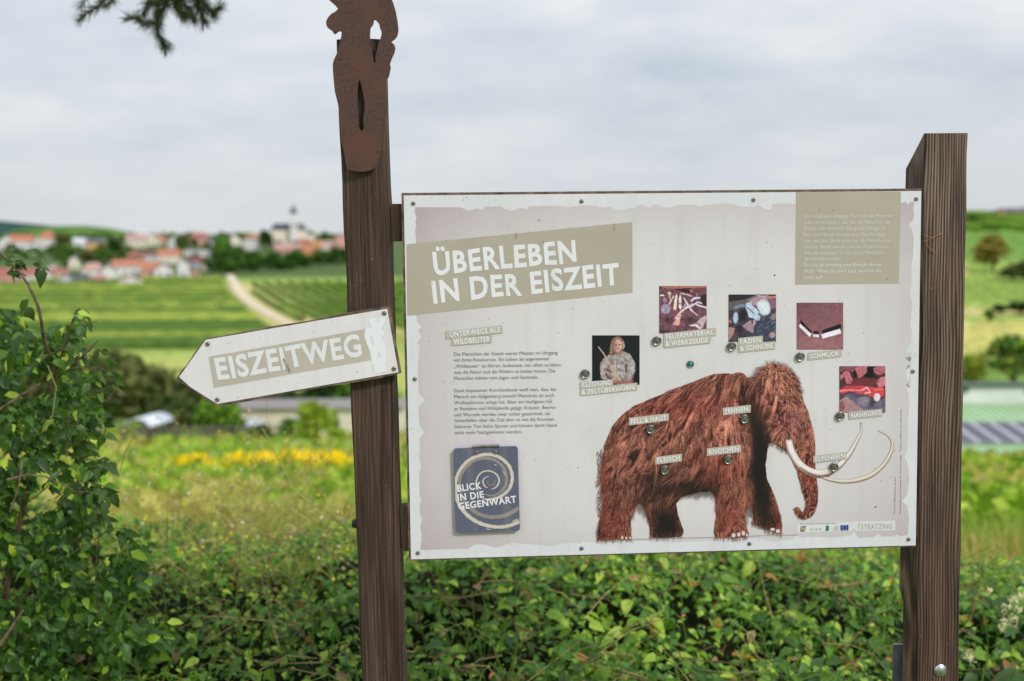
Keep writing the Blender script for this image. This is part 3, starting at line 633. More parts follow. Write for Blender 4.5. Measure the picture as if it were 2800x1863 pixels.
# ------------------------------------------------------------------ green-roofed shed with solar panels
sx = at(2720, 1250, 50).x; sh = empty('shed', loc=(sx, 50, -9.9)); tag(sh, 'long shed with pale green metal roof, solar panels and white upper wall', 'shed')
GR = noise_mat('green_sheet_metal', C(150, 184, 136), C(168, 198, 156), .6, rough=.5); WH = noise_mat('white_cladding', C(206, 208, 204), C(222, 224, 220), .5, rough=.6); DG = flat_mat('dark_green_trim', C(62, 84, 66), .5)
hw = 16
MB().box(-hw, hw, .3, 8.2, -1, .75).build('wall', flat_mat('shed_wall', C(60, 54, 44), .9), sh)
f0, f1 = (0.0, .82), (8.2, 2.0)                       # roof slope: (y, z) eave and top
rf = MB()
rf.add([(-hw-.4, -.3, .78), (hw+.4, -.3, .78), (hw+.4, 8.2, 2.0), (-hw-.4, 8.2, 2.0), (-hw-.4, -.3, .66), (hw+.4, -.3, .66), (hw+.4, 8.2, 1.88), (-hw-.4, 8.2, 1.88)], [(0, 1, 2, 3), (4, 7, 6, 5), (0, 4, 5, 1), (1, 5, 6, 2), (2, 6, 7, 3), (3, 7, 4, 0)])
roof = rf.build('roof', GR, sh); sl = math.atan2(1.22, 8.5)
rib = MB().box(-.03, .03, 0, 8.5, 0, .05); ribm = mesh('rib', rib.v, rib.f, GR)
for i in range(int(2*hw/.42)):
    q = link('rib', ribm, roof, (-hw+i*.42, -.3, .785)); q.rotation_euler = (sl, 0, 0)
pan = MB().box(-.86, .86, 0, 1.05, 0, .04).box(-.86, .86, 1.09, 2.14, 0, .04); panm = mesh('solar_panel', pan.v, pan.f, noise_mat('panel_glass', C(84, 82, 96), C(98, 95, 108), 3, rough=.6))
frm = MB().box(-1.22, 1.22, -.03, 2.17, -.03, -.002); frmm = mesh('panel_frame', frm.v, frm.f, flat_mat('panel_frame', C(186, 188, 194), .4))
i = 0; xx = -hw+.8
while xx < hw-.6:
    yy = 1.1; q = link('solar_panel', panm, roof, (xx*.62-0.0, yy, .785+.12+(yy+.3)*math.tan(sl))); q.rotation_euler = (sl, 0, 0); q.scale = (.43, 1.5, 1); link('panel_frame', frmm, q); xx += 1.73
MB().box(-hw, hw, 8.21, 9.2, 1.0, 3.0).build('upper_wall', WH, sh); MB().box(-hw-.3, hw+.3, 8.0, 9.4, 3.003, 3.12).build('upper_roof', DG, sh)
for i in range(8): MB().box(-hw+2+i*4-.25, -hw+2+i*4+.25, 8.02, 8.19, 2.7, 2.98).build('vent', DG, sh)
MB().box(-hw-.4, hw+.4, -.42, -.31, .62, .8).build('gutter', DG, sh)

# ------------------------------------------------------------------ white arched shelters, pale building and fence on the valley floor
SHM = noise_mat('white_tarpaulin', C(186, 192, 202), C(214, 218, 226), 1.5, rough=.5)
def arch(px, py, wpx, label, d, rot=.35):
    p = at(px, py, d); k = d/FPX; r = wpx*k/2; root = empty('arched_shelter', loc=(p.x, d, H(p.x, d))); tag(root, label, 'shelter', 'arched shelters on the valley floor'); root.rotation_euler = (0, 0, rot)
    top = p.z-H(p.x, d)+.5; V = []; F = []
    for j, yy in enumerate((-1.1, 1.1)):
        for q in range(11):
            a = math.pi*(.12+.76*q/10); V.append((r*math.cos(a), yy, top-.55+math.sin(a)*.62)); V.append((r*math.cos(a)*.97, yy, top-.59+math.sin(a)*.62))
    for q in range(10):
        a = q*2; F += [(a, a+2, a+24, a+22), (a+1, a+23, a+25, a+3), (a, a+1, a+3, a+2), (a+22, a+24, a+25, a+23)]
    link('cover', mesh('cover', V, F, SHM, True), root)
    for sx_ in (-.85, .85):
        for sy_ in (-1, 1): MB().box(r*sx_-.05, r*sx_+.05, sy_-.05, sy_+.05, -.3, top-.36).build('post', M['bark'], root)
arch(408, 1165, 90, 'white arched shelter roof in front of the grey-green thicket', 52, -.25)
arch(692, 1178, 64, 'smaller bluish white arched shelter beside the pale building', 60, .2)
arch(128+10, 1152, 60, 'white arched shelter half hidden by the left shrub', 62, .1)
p = at(745, 1212, 64); gz = H(p.x, 64)
bd = empty('farm_building', loc=(p.x, 64, gz)); tag(bd, 'low pale farm building behind the goldenrod', 'building')
MB().box(-2.2, 8.5, 0, 2.4, -1, 1.9).build('wall', wallm('cream'), bd)
MB().add([(-2.5, -.4, 1.9), (8.8, -.4, 1.9), (8.8, 2.8, 1.9), (-2.5, 2.8, 1.9), (-2.5, 1.2, 2.3), (8.8, 1.2, 2.3)], [(0, 1, 5, 4), (2, 3, 4, 5), (0, 4, 3), (1, 2, 5), (0, 3, 2, 1)]).build('roof', roofm('dull'), bd)
for i in range(4): wo = link('window', WINM, bd, (-1.2+i*2.6, -.005, .25)); wo.scale = (.8, 1, .7); link('pane', PANM, wo)
fr = empty('rail_fence', loc=(at(300, 1190, 58).x, 58, H(at(300, 1190, 58).x, 58))); tag(fr, 'weathered grey rail fence on the valley floor, left of the arrow sign', 'fence')
fm = flat_mat('grey_timber', C(110, 100, 96), .8)
for i in range(9): MB().box(-.06, .06, -.06, .06, -.3, .95).build('fence_post', fm, fr, loc=(-6+i*2, 0, 0))
for z_ in (.35, .7): MB().box(-6, 10, -.1, -.065, z_, z_+.14).build('rail', fm, fr)

# ------------------------------------------------------------------ goldenrod
def goldenrod(px, py, wpx, hpx, label, d):
    p = at(px, py, d); k = d/FPX; w = wpx*k; h = hpx*k; z0 = H(p.x, d)
    r = empty('goldenrod', loc=(p.x, d, z0)); tag(r, label, 'flowers', 'clumps of goldenrod in the meadow'); n_ = int(60+wpx*2.4); h *= .8
    xy = np.stack([rng.uniform(-w/2, w/2, n_), rng.uniform(-.22, .22, n_)], 1); hh = h*rng.uniform(.82, 1.05, n_)*(1-.4*(xy[:, 0]/(w/2))**4)
    pos = np.repeat(np.concatenate([xy, hh[:, None]], 1), 7, 0)+rng.normal(0, 1, (n_*7, 3))*np.array([.16, .06, .07])
    V, Fc, T = leaves(pos, rdir(n_*7), rdir(n_*7), rng.uniform(.06, .13, n_*7), tints(n_*7, [C(246, 224, 30), C(250, 230, 60), C(240, 212, 24)], .06), TQ, TQF); link('flower_heads', npmesh('flower_heads', V, Fc, M['far_leaf'], T), r)['kind'] = 'stuff'
    pos = np.concatenate([xy*np.array([1.0, 1.5]), (hh*rng.uniform(.05, .7, n_))[:, None]], 1); pos = np.repeat(pos, 5, 0)+rng.normal(0, .09, (n_*5, 3))
    V, Fc, T = leaves(pos, rdir(n_*5, .2, 1), rdir(n_*5), rng.uniform(.1, .22, n_*5), tints(n_*5, PAL_LIGHT, .2), TQ, TQF); link('foliage', npmesh('foliage', V, Fc, M['far_leaf'], T), r)['kind'] = 'stuff'
goldenrod(540, 1245, 34, 50, 'orange-yellow goldenrod clump standing apart on the left', 29)
goldenrod(494, 1245, 26, 42, 'small pale goldenrod clump left of the orange one', 30)
goldenrod(665, 1271, 62, 62, 'goldenrod clump at the left end of the long yellow row', 28)
goldenrod(722, 1271, 60, 62, 'goldenrod clump second in the long yellow row', 27.5)
goldenrod(800, 1275, 74, 70, 'widest goldenrod clump in the middle of the yellow row', 27.5)
goldenrod(852, 1273, 44, 66, 'narrow goldenrod clump right of the middle of the row', 28)
goldenrod(902, 1271, 58, 62, 'goldenrod clump at the right end of the row by the post', 28)

# ------------------------------------------------------------------ the board frame: A0 panel, solved from the photo's perspective
TL = Vector((-.2355, 2.2553, .1113+1.6)); TR = Vector((.9516, 2.3184, .1175+1.6)); BL = Vector((-.2356, 2.2333, -.7199+1.6))
EU = (TR-TL).normalized(); EV = (TL-BL); EV = (EV-EU*EV.dot(EU)).normalized(); EN = EU.cross(EV)
BM = Matrix(((EU.x, EV.x, EN.x, BL.x), (EU.y, EV.y, EN.y, BL.y), (EU.z, EV.z, EN.z, BL.z), (0, 0, 0, 1)))   # board space: u right, v up, z toward the reader
def B(px, py, z=0.0):
    """board-space (u, v) of a photo pixel on the plane z"""
    r = ray(px, py); o = BL+EN*z; t = (o-CAMLOC).dot(EN)/r.dot(EN); q = CAMLOC+r*t-BL
    return (q.dot(EU), q.dot(EV))
def crop(x0, y0, s): return lambda cx, cy, z=0.0: B(x0+cx/s, y0+cy/s, z)
def broot(name, u, v, z, label, cat_, group=None):
    o = empty(name, BM @ Matrix.Translation((u, v, z))); return tag(o, label, cat_, group)

_font = {}
def glyphs(body, bold=0.0, res=3):
    key = (body, bold)
    if key in _font: return _font[key]
    cu = bpy.data.curves.new('t', 'FONT'); cu.body = body; cu.offset = bold; cu.space_character = 1.0+bold*3.2; cu.resolution_u = res; cu.fill_mode = 'FRONT'
    o = bpy.data.objects.new('t', cu); COL.objects.link(o); dg = bpy.context.evaluated_depsgraph_get(); dg.update()
    me = o.evaluated_get(dg).to_mesh(); v = np.array([q.co[:2] for q in me.vertices]) if len(me.vertices) else np.zeros((0, 2)); f = [tuple(p_.vertices) for p_ in me.polygons]
    o.evaluated_get(dg).to_mesh_clear(); bpy.data.objects.remove(o); bpy.data.curves.remove(cu)
    _font[key] = (v, f); return v, f
_cap = {}
def cap(bold):
    if bold not in _cap: v, f = glyphs('H', bold); _cap[bold] = (v[:, 1].min(), v[:, 1].max())
    return _cap[bold]
def text(mb, body, p0, p1, capuv, bold=0.0, z=0.0, wob=0.0, res=3, origin=(0, 0), shear=0.0):
    """lay a line of lettering between baseline points p0 and p1 (u, v) with cap height capuv"""
    v, f = glyphs(body, bold, res)
    if not len(v): return
    lo, hi = cap(bold); x0, x1 = v[:, 0].min(), v[:, 0].max(); a = np.array(p0); dd = np.array(p1)-a; ln = np.linalg.norm(dd); e = dd/ln; up = np.array((-e[1], e[0]))
    X = (v[:, 0]-x0)/(x1-x0)*ln; Yv = (v[:, 1]-lo)/(hi-lo)*capuv
    if wob:
        X = X+(vnoise(X/capuv*2.2, Yv/capuv*2.2, len(body))-.5)*wob*capuv; Yv = Yv+(vnoise(X/capuv*1.3, Yv/capuv*.8, 3+len(body))-.5)*wob*capuv*1.6
    P = a+X[:, None]*e+Yv[:, None]*(up+shear*e)-np.array(origin)
    mb.add([(q[0], q[1], z) for q in P], f)
def quad(mb, pts, z, origin=(0, 0)):
    v, f = poly_solid([[(p_[0]-origin[0], p_[1]-origin[1]) for p_ in pts]], None, z); mb.add(v, f)

# ------------------------------------------------------------------ posts
def post(name, label, mat, quadpx, zf, depth, vbot, slant=None, notch=None, wob=0.0, ridge=None):
    """square timber: front face from four photo points, extended down to the ground"""
    (tl, tr, br, bl) = [B(*q, zf) for q in quadpx]
    def uL(v): return bl[0]+(tl[0]-bl[0])*(v-bl[1])/(tl[1]-bl[1])
    def uR(v): return br[0]+(tr[0]-br[0])*(v-br[1])/(tr[1]-br[1])
    top = (tl[1]+tr[1])/2
    prof = [(0, vbot), (0, top)]                                     # (back distance, v)
    prof += ([(slant[0], top-slant[1])] if slant else [(0, top)][:0])+[(depth, top-(slant[1] if slant else 0.004))]
    if notch: prof += [(depth, notch[0]), (depth-notch[2], notch[1]), (depth-notch[2], vbot)]
    else: prof += [(depth, vbot)]
    # dense slices along v so that edges can waver
    vs = sorted(set([vbot, top]+[p_[1] for p_ in prof]+[vbot+(top-vbot)*i/40 for i in range(41)]))
    def back(v):
        d = depth
        if notch: d = depth if v >= notch[0] else (depth-notch[2] if v <= notch[1] else depth-notch[2]*(notch[0]-v)/(notch[0]-notch[1]))
        if slant and v > top-slant[1]: d = min(d, slant[0]+0.0+(depth-slant[0])*0 + (slant[2]-slant[0])*(top-v)/slant[1]) if False else min(d, depth*(top-v)/slant[1]+.001)
        return d
    u0, v0 = (tl[0]+tr[0])/2, vbot
    root = broot(name, u0, v0, zf, label, 'wooden post', 'posts of the trail board')
    V = []; F = []; ch = .004
    for v in vs:
        a, c_ = uL(v), uR(v); d = back(v); j = lambda s: (float(vnoise(np.array([v*9+s]), np.array([s*7.0]), 5)[0])-.5)*wob; ch_ = min(ch, d*.4)
        a += j(1); c_ += j(5)
        rf_, rh_ = ridge(v) if ridge else (.5, .0005)
        for (u, z) in ((a+ch, 0), (a+(c_-a)*rf_, rh_), (c_-ch, 0), (c_, -ch_), (c_, -d+ch_), (c_-ch, -d), (a+ch, -d), (a, -d+ch_), (a, -ch_)): V.append((u-u0, v-v0, z))
    m_ = 9
    for i in range(len(vs)-1):
        for j in range(m_): k = (j+1) % m_; F.append((i*m_+j, i*m_+k, (i+1)*m_+k, (i+1)*m_+j))
    F.append(tuple(range(m_))[::-1]); F.append(tuple((len(vs)-1)*m_+j for j in range(m_)))
    b_ = link('timber', mesh('timber', V, F, mat), root)
    return root, u0, v0, uL, uR, top
VG = -.93                                                            # ground level in board space
ZP = -.024
pl, plu, plv, plL, plR, pltop = post('wooden_post', 'dark left post carrying the rusty figure and the arrow sign', M['wood'], [(919.6, 112), (1049, 104), (1106, 1863), (989.7, 1863)], ZP, .108, VG, wob=.004,
    ridge=lambda v: (float(np.interp(v, [.2, .45, .60, .88, 1.3], [.72, .70, .62, .50, .46])), float(np.interp(v, [.1, .42, .55, 1.0, 1.3], [.0008, .0020, .010, .016, .012]))))
pr, pru, prv, prL, prR, prtop = post('wooden_post', 'ridged right post with slanted top beside the board and a bolt at its foot', M['wood_r'], [(2528.6, 364), (2647.5, 365), (2622, 1863), (2503.5, 1863)], ZP, .100, VG,
    slant=(0, .072), notch=(B(2470, 1607, -.12)[1], B(2478, 1636, -.12)[1], .024), wob=.003)
# bolts, bracket
def dome(r_, h, n=24): return [(r_, 0)]+[(r_*math.cos(a), h*math.sin(a)) for a in [math.pi/2*i/7 for i in range(1, 7)]]+[(r_*.04, h)]
bu, bv = B(2570.6, 1833, ZP); MB().lathe([(.0155, 0), (.0155, .002)]+dome(.0148, .008)[1:], 28).build('bolt', M['galv'], pr, True, loc=(bu-pru, bv-prv, .001))
bu, bv = B(2475, 1762, -.128); MB().box(-.030, .008, -.6, 0, -.006, 0).build('bracket', M['bar'], pr, loc=(bu-pru, bv-prv, -.104))
bu, bv = B(971.5, 1432, ZP-.05); MB().lathe([(.009, 0), (.011, .004), (.010, .012), (.005, .014)], 8).build('nut', M['screw_dark'], pl, loc=(bu-plu+.006, bv-plv, -.05)).rotation_euler = (0, -math.pi/2, 0)
# pine needles caught behind the board edge on the right post
nd = MB()
for pts in ([(2524, 642), (2534, 648), (2548, 650), (2560, 644), (2571, 636)], [(2526, 660), (2540, 655), (2556, 647), (2573, 638)], [(2530, 661), (2534, 672), (2543, 682), (2557, 692)], [(2546, 652), (2562, 645), (2574, 641)]):
    nd.tube([(*[a-b_ for a, b_ in zip(B(x, y, ZP), (0, 0))], ZP+.003+i*.0008) for i, (x, y) in enumerate(pts)], .0006, 5)
nr_ = empty('pine_needles', BM); tag(nr_, 'dry orange pine needles caught on the right post beside the board edge', 'needles'); nd.build('needle', flat_mat('dry_needle', C(176, 116, 72), .6), nr_)

# ------------------------------------------------------------------ the information board
bd_ = broot('information_board', 0, 0, 0, 'large white and mauve information board with woolly mammoth print between the two posts', 'information board')
WID, HGT = 1.189, (TL-BL).length
MB().box(-.0052, WID+.0015, -.0035, HGT+.006, -.021, -.0025).build('backing_board', M['ply'], bd_)
r1 = [B(1077, 560, -.05)[1], B(1077, 660, -.05)[1], B(1100, 1379, -.05)[1], B(1100, 1498, -.05)[1]]
for a, b_ in ((r1[1], r1[0]), (r1[3], r1[2])):
    MB().box(plR(a)+.004, prL(a)-.002, a, b_, -.062, -.0225).build('rail', M['wood'], bd_)
# weathered print paints
def print_mat(name, c, var=.035, rough=.42, c_edge=None):
    m, n, l, b, o = newmat(name)
    t = n.new('ShaderNodeTexCoord'); z = n.new('ShaderNodeTexNoise'); z.inputs['Scale'].default_value = 9; z.inputs['Detail'].default_value = 7; z.inputs['Roughness'].default_value = .62
    l.new(t.outputs['Object'], z.inputs['Vector'])
    r = n.new('ShaderNodeValToRGB'); r.color_ramp.elements[0].position = .3; r.color_ramp.elements[1].position = .7
    r.color_ramp.elements[0].color = tuple(c[i]*(1-var*2) for i in range(3))+(1,); r.color_ramp.elements[1].color = tuple(min(1, c[i]*(1+var)) for i in range(3))+(1,)
    l.new(z.outputs[0], r.inputs[0]); col = r.outputs[0]
    if c_edge is not None:                                           # the print itself darkens to mauve towards its border
        sp = n.new('ShaderNodeSeparateXYZ'); l.new(t.outputs['Object'], sp.inputs[0])
        def mth(op, a, b2):
            q = n.new('ShaderNodeMath'); q.operation = op
            for i, v in enumerate((a, b2)):
                if isinstance(v, (int, float)): q.inputs[i].default_value = v
                else: l.new(v, q.inputs[i])
            return q.outputs[0]
        dx = mth('DIVIDE', mth('ABSOLUTE', mth('SUBTRACT', sp.outputs[0], .62), 0), .60); dy = mth('DIVIDE', mth('ABSOLUTE', mth('SUBTRACT', sp.outputs[1], .40), 0), .43)
        dd = mth('ADD', mth('POWER', dx, 3.0), mth('POWER', dy, 3.5)); dd = mth('ADD', dd, mth('MULTIPLY', mth('SUBTRACT', z.outputs[0], .5), .9))
        mr = n.new('ShaderNodeMapRange'); mr.inputs[1].default_value = .25; mr.inputs[2].default_value = 1.75; l.new(dd, mr.inputs[0])
        mx = n.new('ShaderNodeMixRGB'); l.new(mr.outputs[0], mx.inputs[0]); l.new(col, mx.inputs[1]); mx.inputs[2].default_value = c_edge; col = mx.outputs[0]
    # dirt: fine specks
    z3 = n.new('ShaderNodeTexNoise'); z3.inputs['Scale'].default_value = 130; z3.inputs['Detail'].default_value = 2; l.new(t.outputs['Object'], z3.inputs['Vector'])
    r3 = n.new('ShaderNodeValToRGB'); r3.color_ramp.elements[0].position = .705; r3.color_ramp.elements[1].position = .76; l.new(z3.outputs[0], r3.inputs[0])
    m3 = n.new('ShaderNodeMixRGB'); m3.inputs[2].default_value = C(150, 130, 112); l.new(r3.outputs[0], m3.inputs[0]); l.new(col, m3.inputs[1]); col = m3.outputs[0]
    # faint runs of rain dirt
    mp_ = n.new('ShaderNodeMapping'); mp_.inputs['Scale'].default_value = (38, 2.2, 1); l.new(t.outputs['Object'], mp_.inputs[0])
    z4 = n.new('ShaderNodeTexNoise'); z4.inputs['Scale'].default_value = 1; z4.inputs['Detail'].default_value = 3; l.new(mp_.outputs[0], z4.inputs['Vector'])
    r4 = n.new('ShaderNodeMapRange'); r4.inputs[1].default_value = .5; r4.inputs[2].default_value = .8; r4.inputs[4].default_value = .22; l.new(z4.outputs[0], r4.inputs[0])
    m4 = n.new('ShaderNodeMixRGB'); m4.inputs[2].default_value = C(176, 166, 154); l.new(r4.outputs[0], m4.inputs[0]); l.new(col, m4.inputs[1])
    l.new(m4.outputs[0], b.inputs['Base Color']); b.inputs['Roughness'].default_value = rough; b.inputs['Specular IOR Level'].default_value = .35
    return m
K = 1.04
_C = C
def C(r, g, b, k=None):
    c = _C(r, g, b)
    return c if k is None else (min(.86, c[0]*k), min(.86, c[1]*k*.985), min(.86, c[2]*k*1.12), 1.0)   # print inks, blue raised to offset the yellow cast of sun and bounce
PW = print_mat('print_white', C(208, 207, 204, K)); PM = print_mat('print_mauve', C(207, 202, 196, K), c_edge=C(170, 154, 152, K)); PT = print_mat('print_tan', C(168, 159, 138, K)); PTL = print_mat('print_tan_light', C(178, 170, 151, K))
PL = print_mat('print_lettering', C(218, 217, 213, K), .01); PX = flat_mat('print_ink', C(66, 66, 74), .5); PXW = print_mat('print_small_white', C(206, 203, 192, K), .01)
sheet = MB(); sheet.box(0, WID, 0, HGT, -.0025, 0); sheet.build('face_sheet', PW, bd_)
c8 = crop(1080, 500, 1.5925); c7 = crop(2100, 340, 2.8); c4 = crop(1560, 740, 2.357); c5 = crop(1580, 960, 2.562); c6 = crop(1080, 860, 2.3056); cb = crop(2160, 1400, 7.366); c3 = crop(1080, 500, 3.136)
edge = [c8(*q) for q in [(88,107),(285,107),(320,122),(360,112),(385,118),(392,104),(460,104),(475,112),(508,124),(545,110),(575,117),(585,102),(700,100),(730,103),(755,107),(830,97),(865,100),(890,108),(935,106),(975,120),(1020,112),(1050,108),(1055,97),(1085,97),(1110,110),(1125,97),(1150,97),(1165,108),(1200,108),(1230,97),(1300,96),(1325,103),(1390,92),(1470,92),(1500,103),(1550,106),(1585,98),(1610,112),(1630,118),(1640,112),(1645,92),(1700,90),(1760,96),(2195,96),(2200,88),(2225,84),(2232,96),(2245,84)]]
edge += [c7(*q) for q in [(1120,595),(1112,650),(1118,690),(1112,730),(1075,775),(1095,795),(1107,830),(1115,880),(1110,1000),(1095,1100),(1100,1200),(1085,1300),(1105,1370),(1095,1460),(1085,1540)]]
edge += [c4(*q) for q in [(2188,120),(2200,180),(2190,250),(2185,330),(2200,400),(2195,470),(2160,520),(2200,532),(2160,550),(2205,560),(2185,590),(2162,640),(2165,700),(2190,760)]]
edge += [c5(*q) for q in [(2335,20),(2295,50),(2325,110),(2330,180),(2298,240),(2320,310),(2322,400),(2310,500),(2312,600),(2308,700),(2288,740),(2310,790),(2322,900),(2310,1000),(2270,1055),(2308,1082),(2320,1180),(2310,1290)]]
edge += [cb(*q) for q in [(2230,490),(2160,455),(2100,490),(1850,495),(1790,435),(1660,505),(1380,515),(1285,380),(1240,460),(1040,490),(820,515),(640,500),(480,495),(280,515),(120,470),(90,500),(70,540),(0,550)]]
edge += [c5(*q) for q in [(1500,1318),(1380,1330),(1240,1310),(1100,1335),(900,1325),(700,1340),(500,1338),(490,1325),(300,1332),(100,1335),(20,1332)]]
edge += [c6(*q) for q in [(1180,1440),(1060,1440),(1000,1462),(900,1450),(740,1440),(700,1450),(640,1470),(560,1450),(500,1450),(465,1475),(300,1480),(160,1485),(165,1440),(170,1410),(165,1400),(170,1390),(160,1340),(172,1290),(160,1262),(155,1200),(167,1170),(155,1130),(155,1000),(167,960),(155,900),(160,830),(155,780),(187,745),(157,700),(150,620),(152,580),(187,540),(152,500),(145,400),(150,260),(160,200),(140,180),(167,140),(145,100),(172,75),(140,50),(135,0)]]
edge += [c3(*q) for q in [(185,1140),(182,515),(175,400),(184,360),(175,330),(186,300),(172,260)]]
v, f = poly_solid([edge], None, .0003); MB().add(v, f).build('print_background', PM, bd_)
# title
ban = MB(); quad(ban, [c3(*q) for q in [(100,528),(2035,337),(2038,943),(106,1140)]], .0006); tb_ = ban.build('title_banner', PT, bd_)
tt = MB(); text(tt, 'ÜBERLEBEN', c3(335,795), c3(1560,684), .0520, .032, .0010, .05); text(tt, 'IN DER EISZEIT', c3(333,1040), c3(1932,880), .0520, .032, .0010, .05); tt.build('lettering', PL, tb_)
def tagbox(name, cf, polys, lines, capuv, bold=.032):
    m_ = MB()
    for i, p_ in enumerate(polys): quad(m_, [cf(*q) for q in p_], .0018+i*.0002)
    o = m_.build(name, PTL, bd_); t_ = MB()
    for s, a, b2 in lines: text(t_, s, cf(*a), cf(*b2), capuv, bold, .0026, .03)
    t_.build('lettering', PL, o); return o
tagbox('caption_tag', c3, [[(433,1275),(920,1223),(920,1290),(437,1340)], [(485,1334),(830,1305),(830,1370),(487,1398)]], [('UNTERWEGS ALS', (472,1325), (902,1280)), ('WILDBEUTER', (503,1388), (815,1362))], .0124, .030)
cp2 = crop(1780, 760, 7.84); cp3 = crop(1960, 780, 7.84); cp4 = crop(2150, 800, 4.355)
tagbox('caption_tag', c4, [[(60,720),(275,702),(275,745),(60,762)], [(62,757),(430,722),(430,770),(62,808)]], [('KLEIDUNG', (72,752), (262,736)), ('& ZELTÜBERWÜRFE', (72,800), (415,768))], .0114, .030)
tagbox('caption_tag', cp2, [[(270,1190),(1388,1070),(1385,1240),(270,1340)], [(270,1325),(1270,1235),(1265,1400),(272,1505)]], [('FEUERMATERIAL', (318,1320), (1340,1215)), ('& WERKZEUGE', (310,1470), (1222,1382))], .0114, .030)
tagbox('caption_tag', cp3, [[(455,1135),(985,1080),(985,1225),(455,1290)], [(455,1265),(1240,1200),(1240,1370),(455,1448)]], [('FÄDEN', (495,1265), (935,1225)), ('& SCHNÜRE', (495,1415), (1195,1348))], .0114, .030)
tagbox('caption_tag', cp4, [[(255,718),(655,675),(655,765),(255,808)]], [('SCHMUCK', (275,790), (628,752))], .0110, .030)
tagbox('caption_tag', cp4, [[(740,1420),(1140,1383),(1138,1472),(740,1512)]], [('NAHRUNG', (765,1497), (1122,1457))], .0110, .030)
for p_, ln in (([(357,468),(637,436),(637,487),(360,521)], ('FELL & HAUT', (370,512), (622,482))), ([(1015,398),(1210,376),(1210,430),(1015,450)], ('SEHNEN', (1030,440), (1190,421))), ([(903,682),(1142,655),(1142,708),(903,735)], ('KNOCHEN', (917,724), (1127,700))),
               ([(543,742),(728,719),(728,772),(543,796)], ('FLEISCH', (556,782), (715,763))), ([(1647,735),(1880,708),(1880,760),(1650,785)], ('ELFENBEIN', (1662,774), (1868,748)))):
    tagbox('caption_tag', c5, [p_], [ln], .0110, .030)
# paragraphs
par = MB(); L1 = ['Die Menschen der Eiszeit waren Meister im Umgang', 'mit ihren Ressourcen. Ein Leben als sogenannter', '„Wildbeuter“ zu führen, bedeutete, von allem zu leben,', 'was die Natur und die Wildnis zu bieten hatten. Die', 'Menschen lebten vom Jagen und Sammeln.']
L2 = ['Dank imposanter Knochenfunde weiß man, dass der', 'Mensch am Galgenberg sowohl Mammuts als auch', 'Wollnashörner erlegt hat. Aber am häufigsten hat', 'er Rentiere und Wildpferde gejagt. Kräuter, Beeren', 'und Wurzeln wurden zwar sicher gesammelt, sie', 'hinterließen über die Zeit aber so wie die Knochen', 'kleinerer Tier keine Spuren und können damit heute', 'nicht mehr nachgewiesen werden.']
yl = [262,299,338,376,414,492,530,568,606,644,680,718,756]; xr = [1025,975,1050,1010,905,1020,1002,992,1013,977,1003,1022,800]
for i, s in enumerate(L1+L2): text(par, s, c6(371+i*.5, yl[i]), c6(xr[i], yl[i]-(xr[i]-371)*.0155), .0080, .0, .0006, 0, 2)
par.build('paragraph_text', PX, bd_)
box_ = MB(); quad(box_, [c7(*q) for q in [(215,519),(1017,516),(1002,1220),(207,1228)]], .0006); bx_ = box_.build('text_panel', PT, bd_)
R1 = ['Ein erfolgreich erlegtes Tier, wie ein Mammut', 'oder Wollnashorn, war für die Menschen der', 'Eiszeit sehr wertvoll. Die große Menge an', 'Fett und Fleisch konnte eine Familie lange', 'satt machen. Doch nicht nur das Fleisch einer', 'solchen Beute wurde genutzt. Finde heraus,', 'wie die einzelnen Stücke eines Mammuts', 'verwendet wurden.', 'Drücke gleichzeitig zwei Knöpfe deiner', 'Wahl. Wenn du recht hast, leuchtet das', 'Licht auf!']
yb = [718,766,811,858,906,952,998,1043,1090,1138,1186]; xe = [952,942,895,898,946,922,882,563,866,866,414]; pt_ = MB()
for i, s in enumerate(R1): text(pt_, s, c7(277-i*.4, yb[i]), c7(xe[i], yb[i]-(xe[i]-277)*.005), .0080, .014 if i > 7 else .0, .0010, 0, 2)
pt_.build('lettering', PXW, bx_)
cr_ = MB()
text(cr_, 'Förderung und Gestaltung des Themenweges · Texte und Bilder der Gemeinde', c5(2262,1140), c5(2268,408), .0034, .0, .0006, 0, 1); text(cr_, 'Fotos und Illustration: Archiv', c5(2222,1143), c5(2228,885), .0034, 0, .0006, 0, 1)
cr_.build('credit_text', PX, bd_)
# logos
st = MB(); quad(st, [cb(*q) for q in [(150,237),(1240,196),(2120,175),(2115,370),(1325,388),(1285,322),(1240,385),(150,417)]], .0006); st = st.build('logo_strip', PW, bd_)
q = MB(); text(q, 'f', cb(1368,358), cb(1412,356), .0175, .0, .0010); text(q, 'STRATZING', cb(1428,356), cb(2060,342), .0132, .010, .0010); q.build('lettering', PTL, st)
BLUE = flat_mat('print_blue', C(34, 70, 132), .4); q = MB(); quad(q, [cb(*a) for a in [(205,397),(218,290),(325,283),(300,392)]], .0010); q.build('logo', BLUE, st)
q = MB(); text(q, 'N', cb(224,380), cb(296,376), .0094, .03, .0014, shear=.18); q.build('lettering', flat_mat('print_yellow', C(226, 190, 80), .4), st)
q = MB(); text(q, 'LE 14-20', cb(405,374), cb(630,366), .0045, .0, .0010); text(q, 'Mit Unterstützung von Land und Europäischer Union', cb(205,255), cb(925,238), .0030, .01, .0010, 0, 2)
for i in range(5): text(q, ['Europäischer', 'Landwirtschafts-', 'fonds für die', 'Entwicklung des', 'ländlichen'][i], cb(862+(4-i)*8, 300+i*19), cb(990, 297+i*19), .0018, 0, .0010, 0, 1)
q.build('lettering', flat_mat('print_grey', C(128, 132, 132), .4), st)
q = MB(); quad(q, [cb(*a) for a in [(714,384),(724,275),(785,270),(778,382)]], .0010); q.build('logo', flat_mat('print_green', C(44, 112, 104), .4), st)
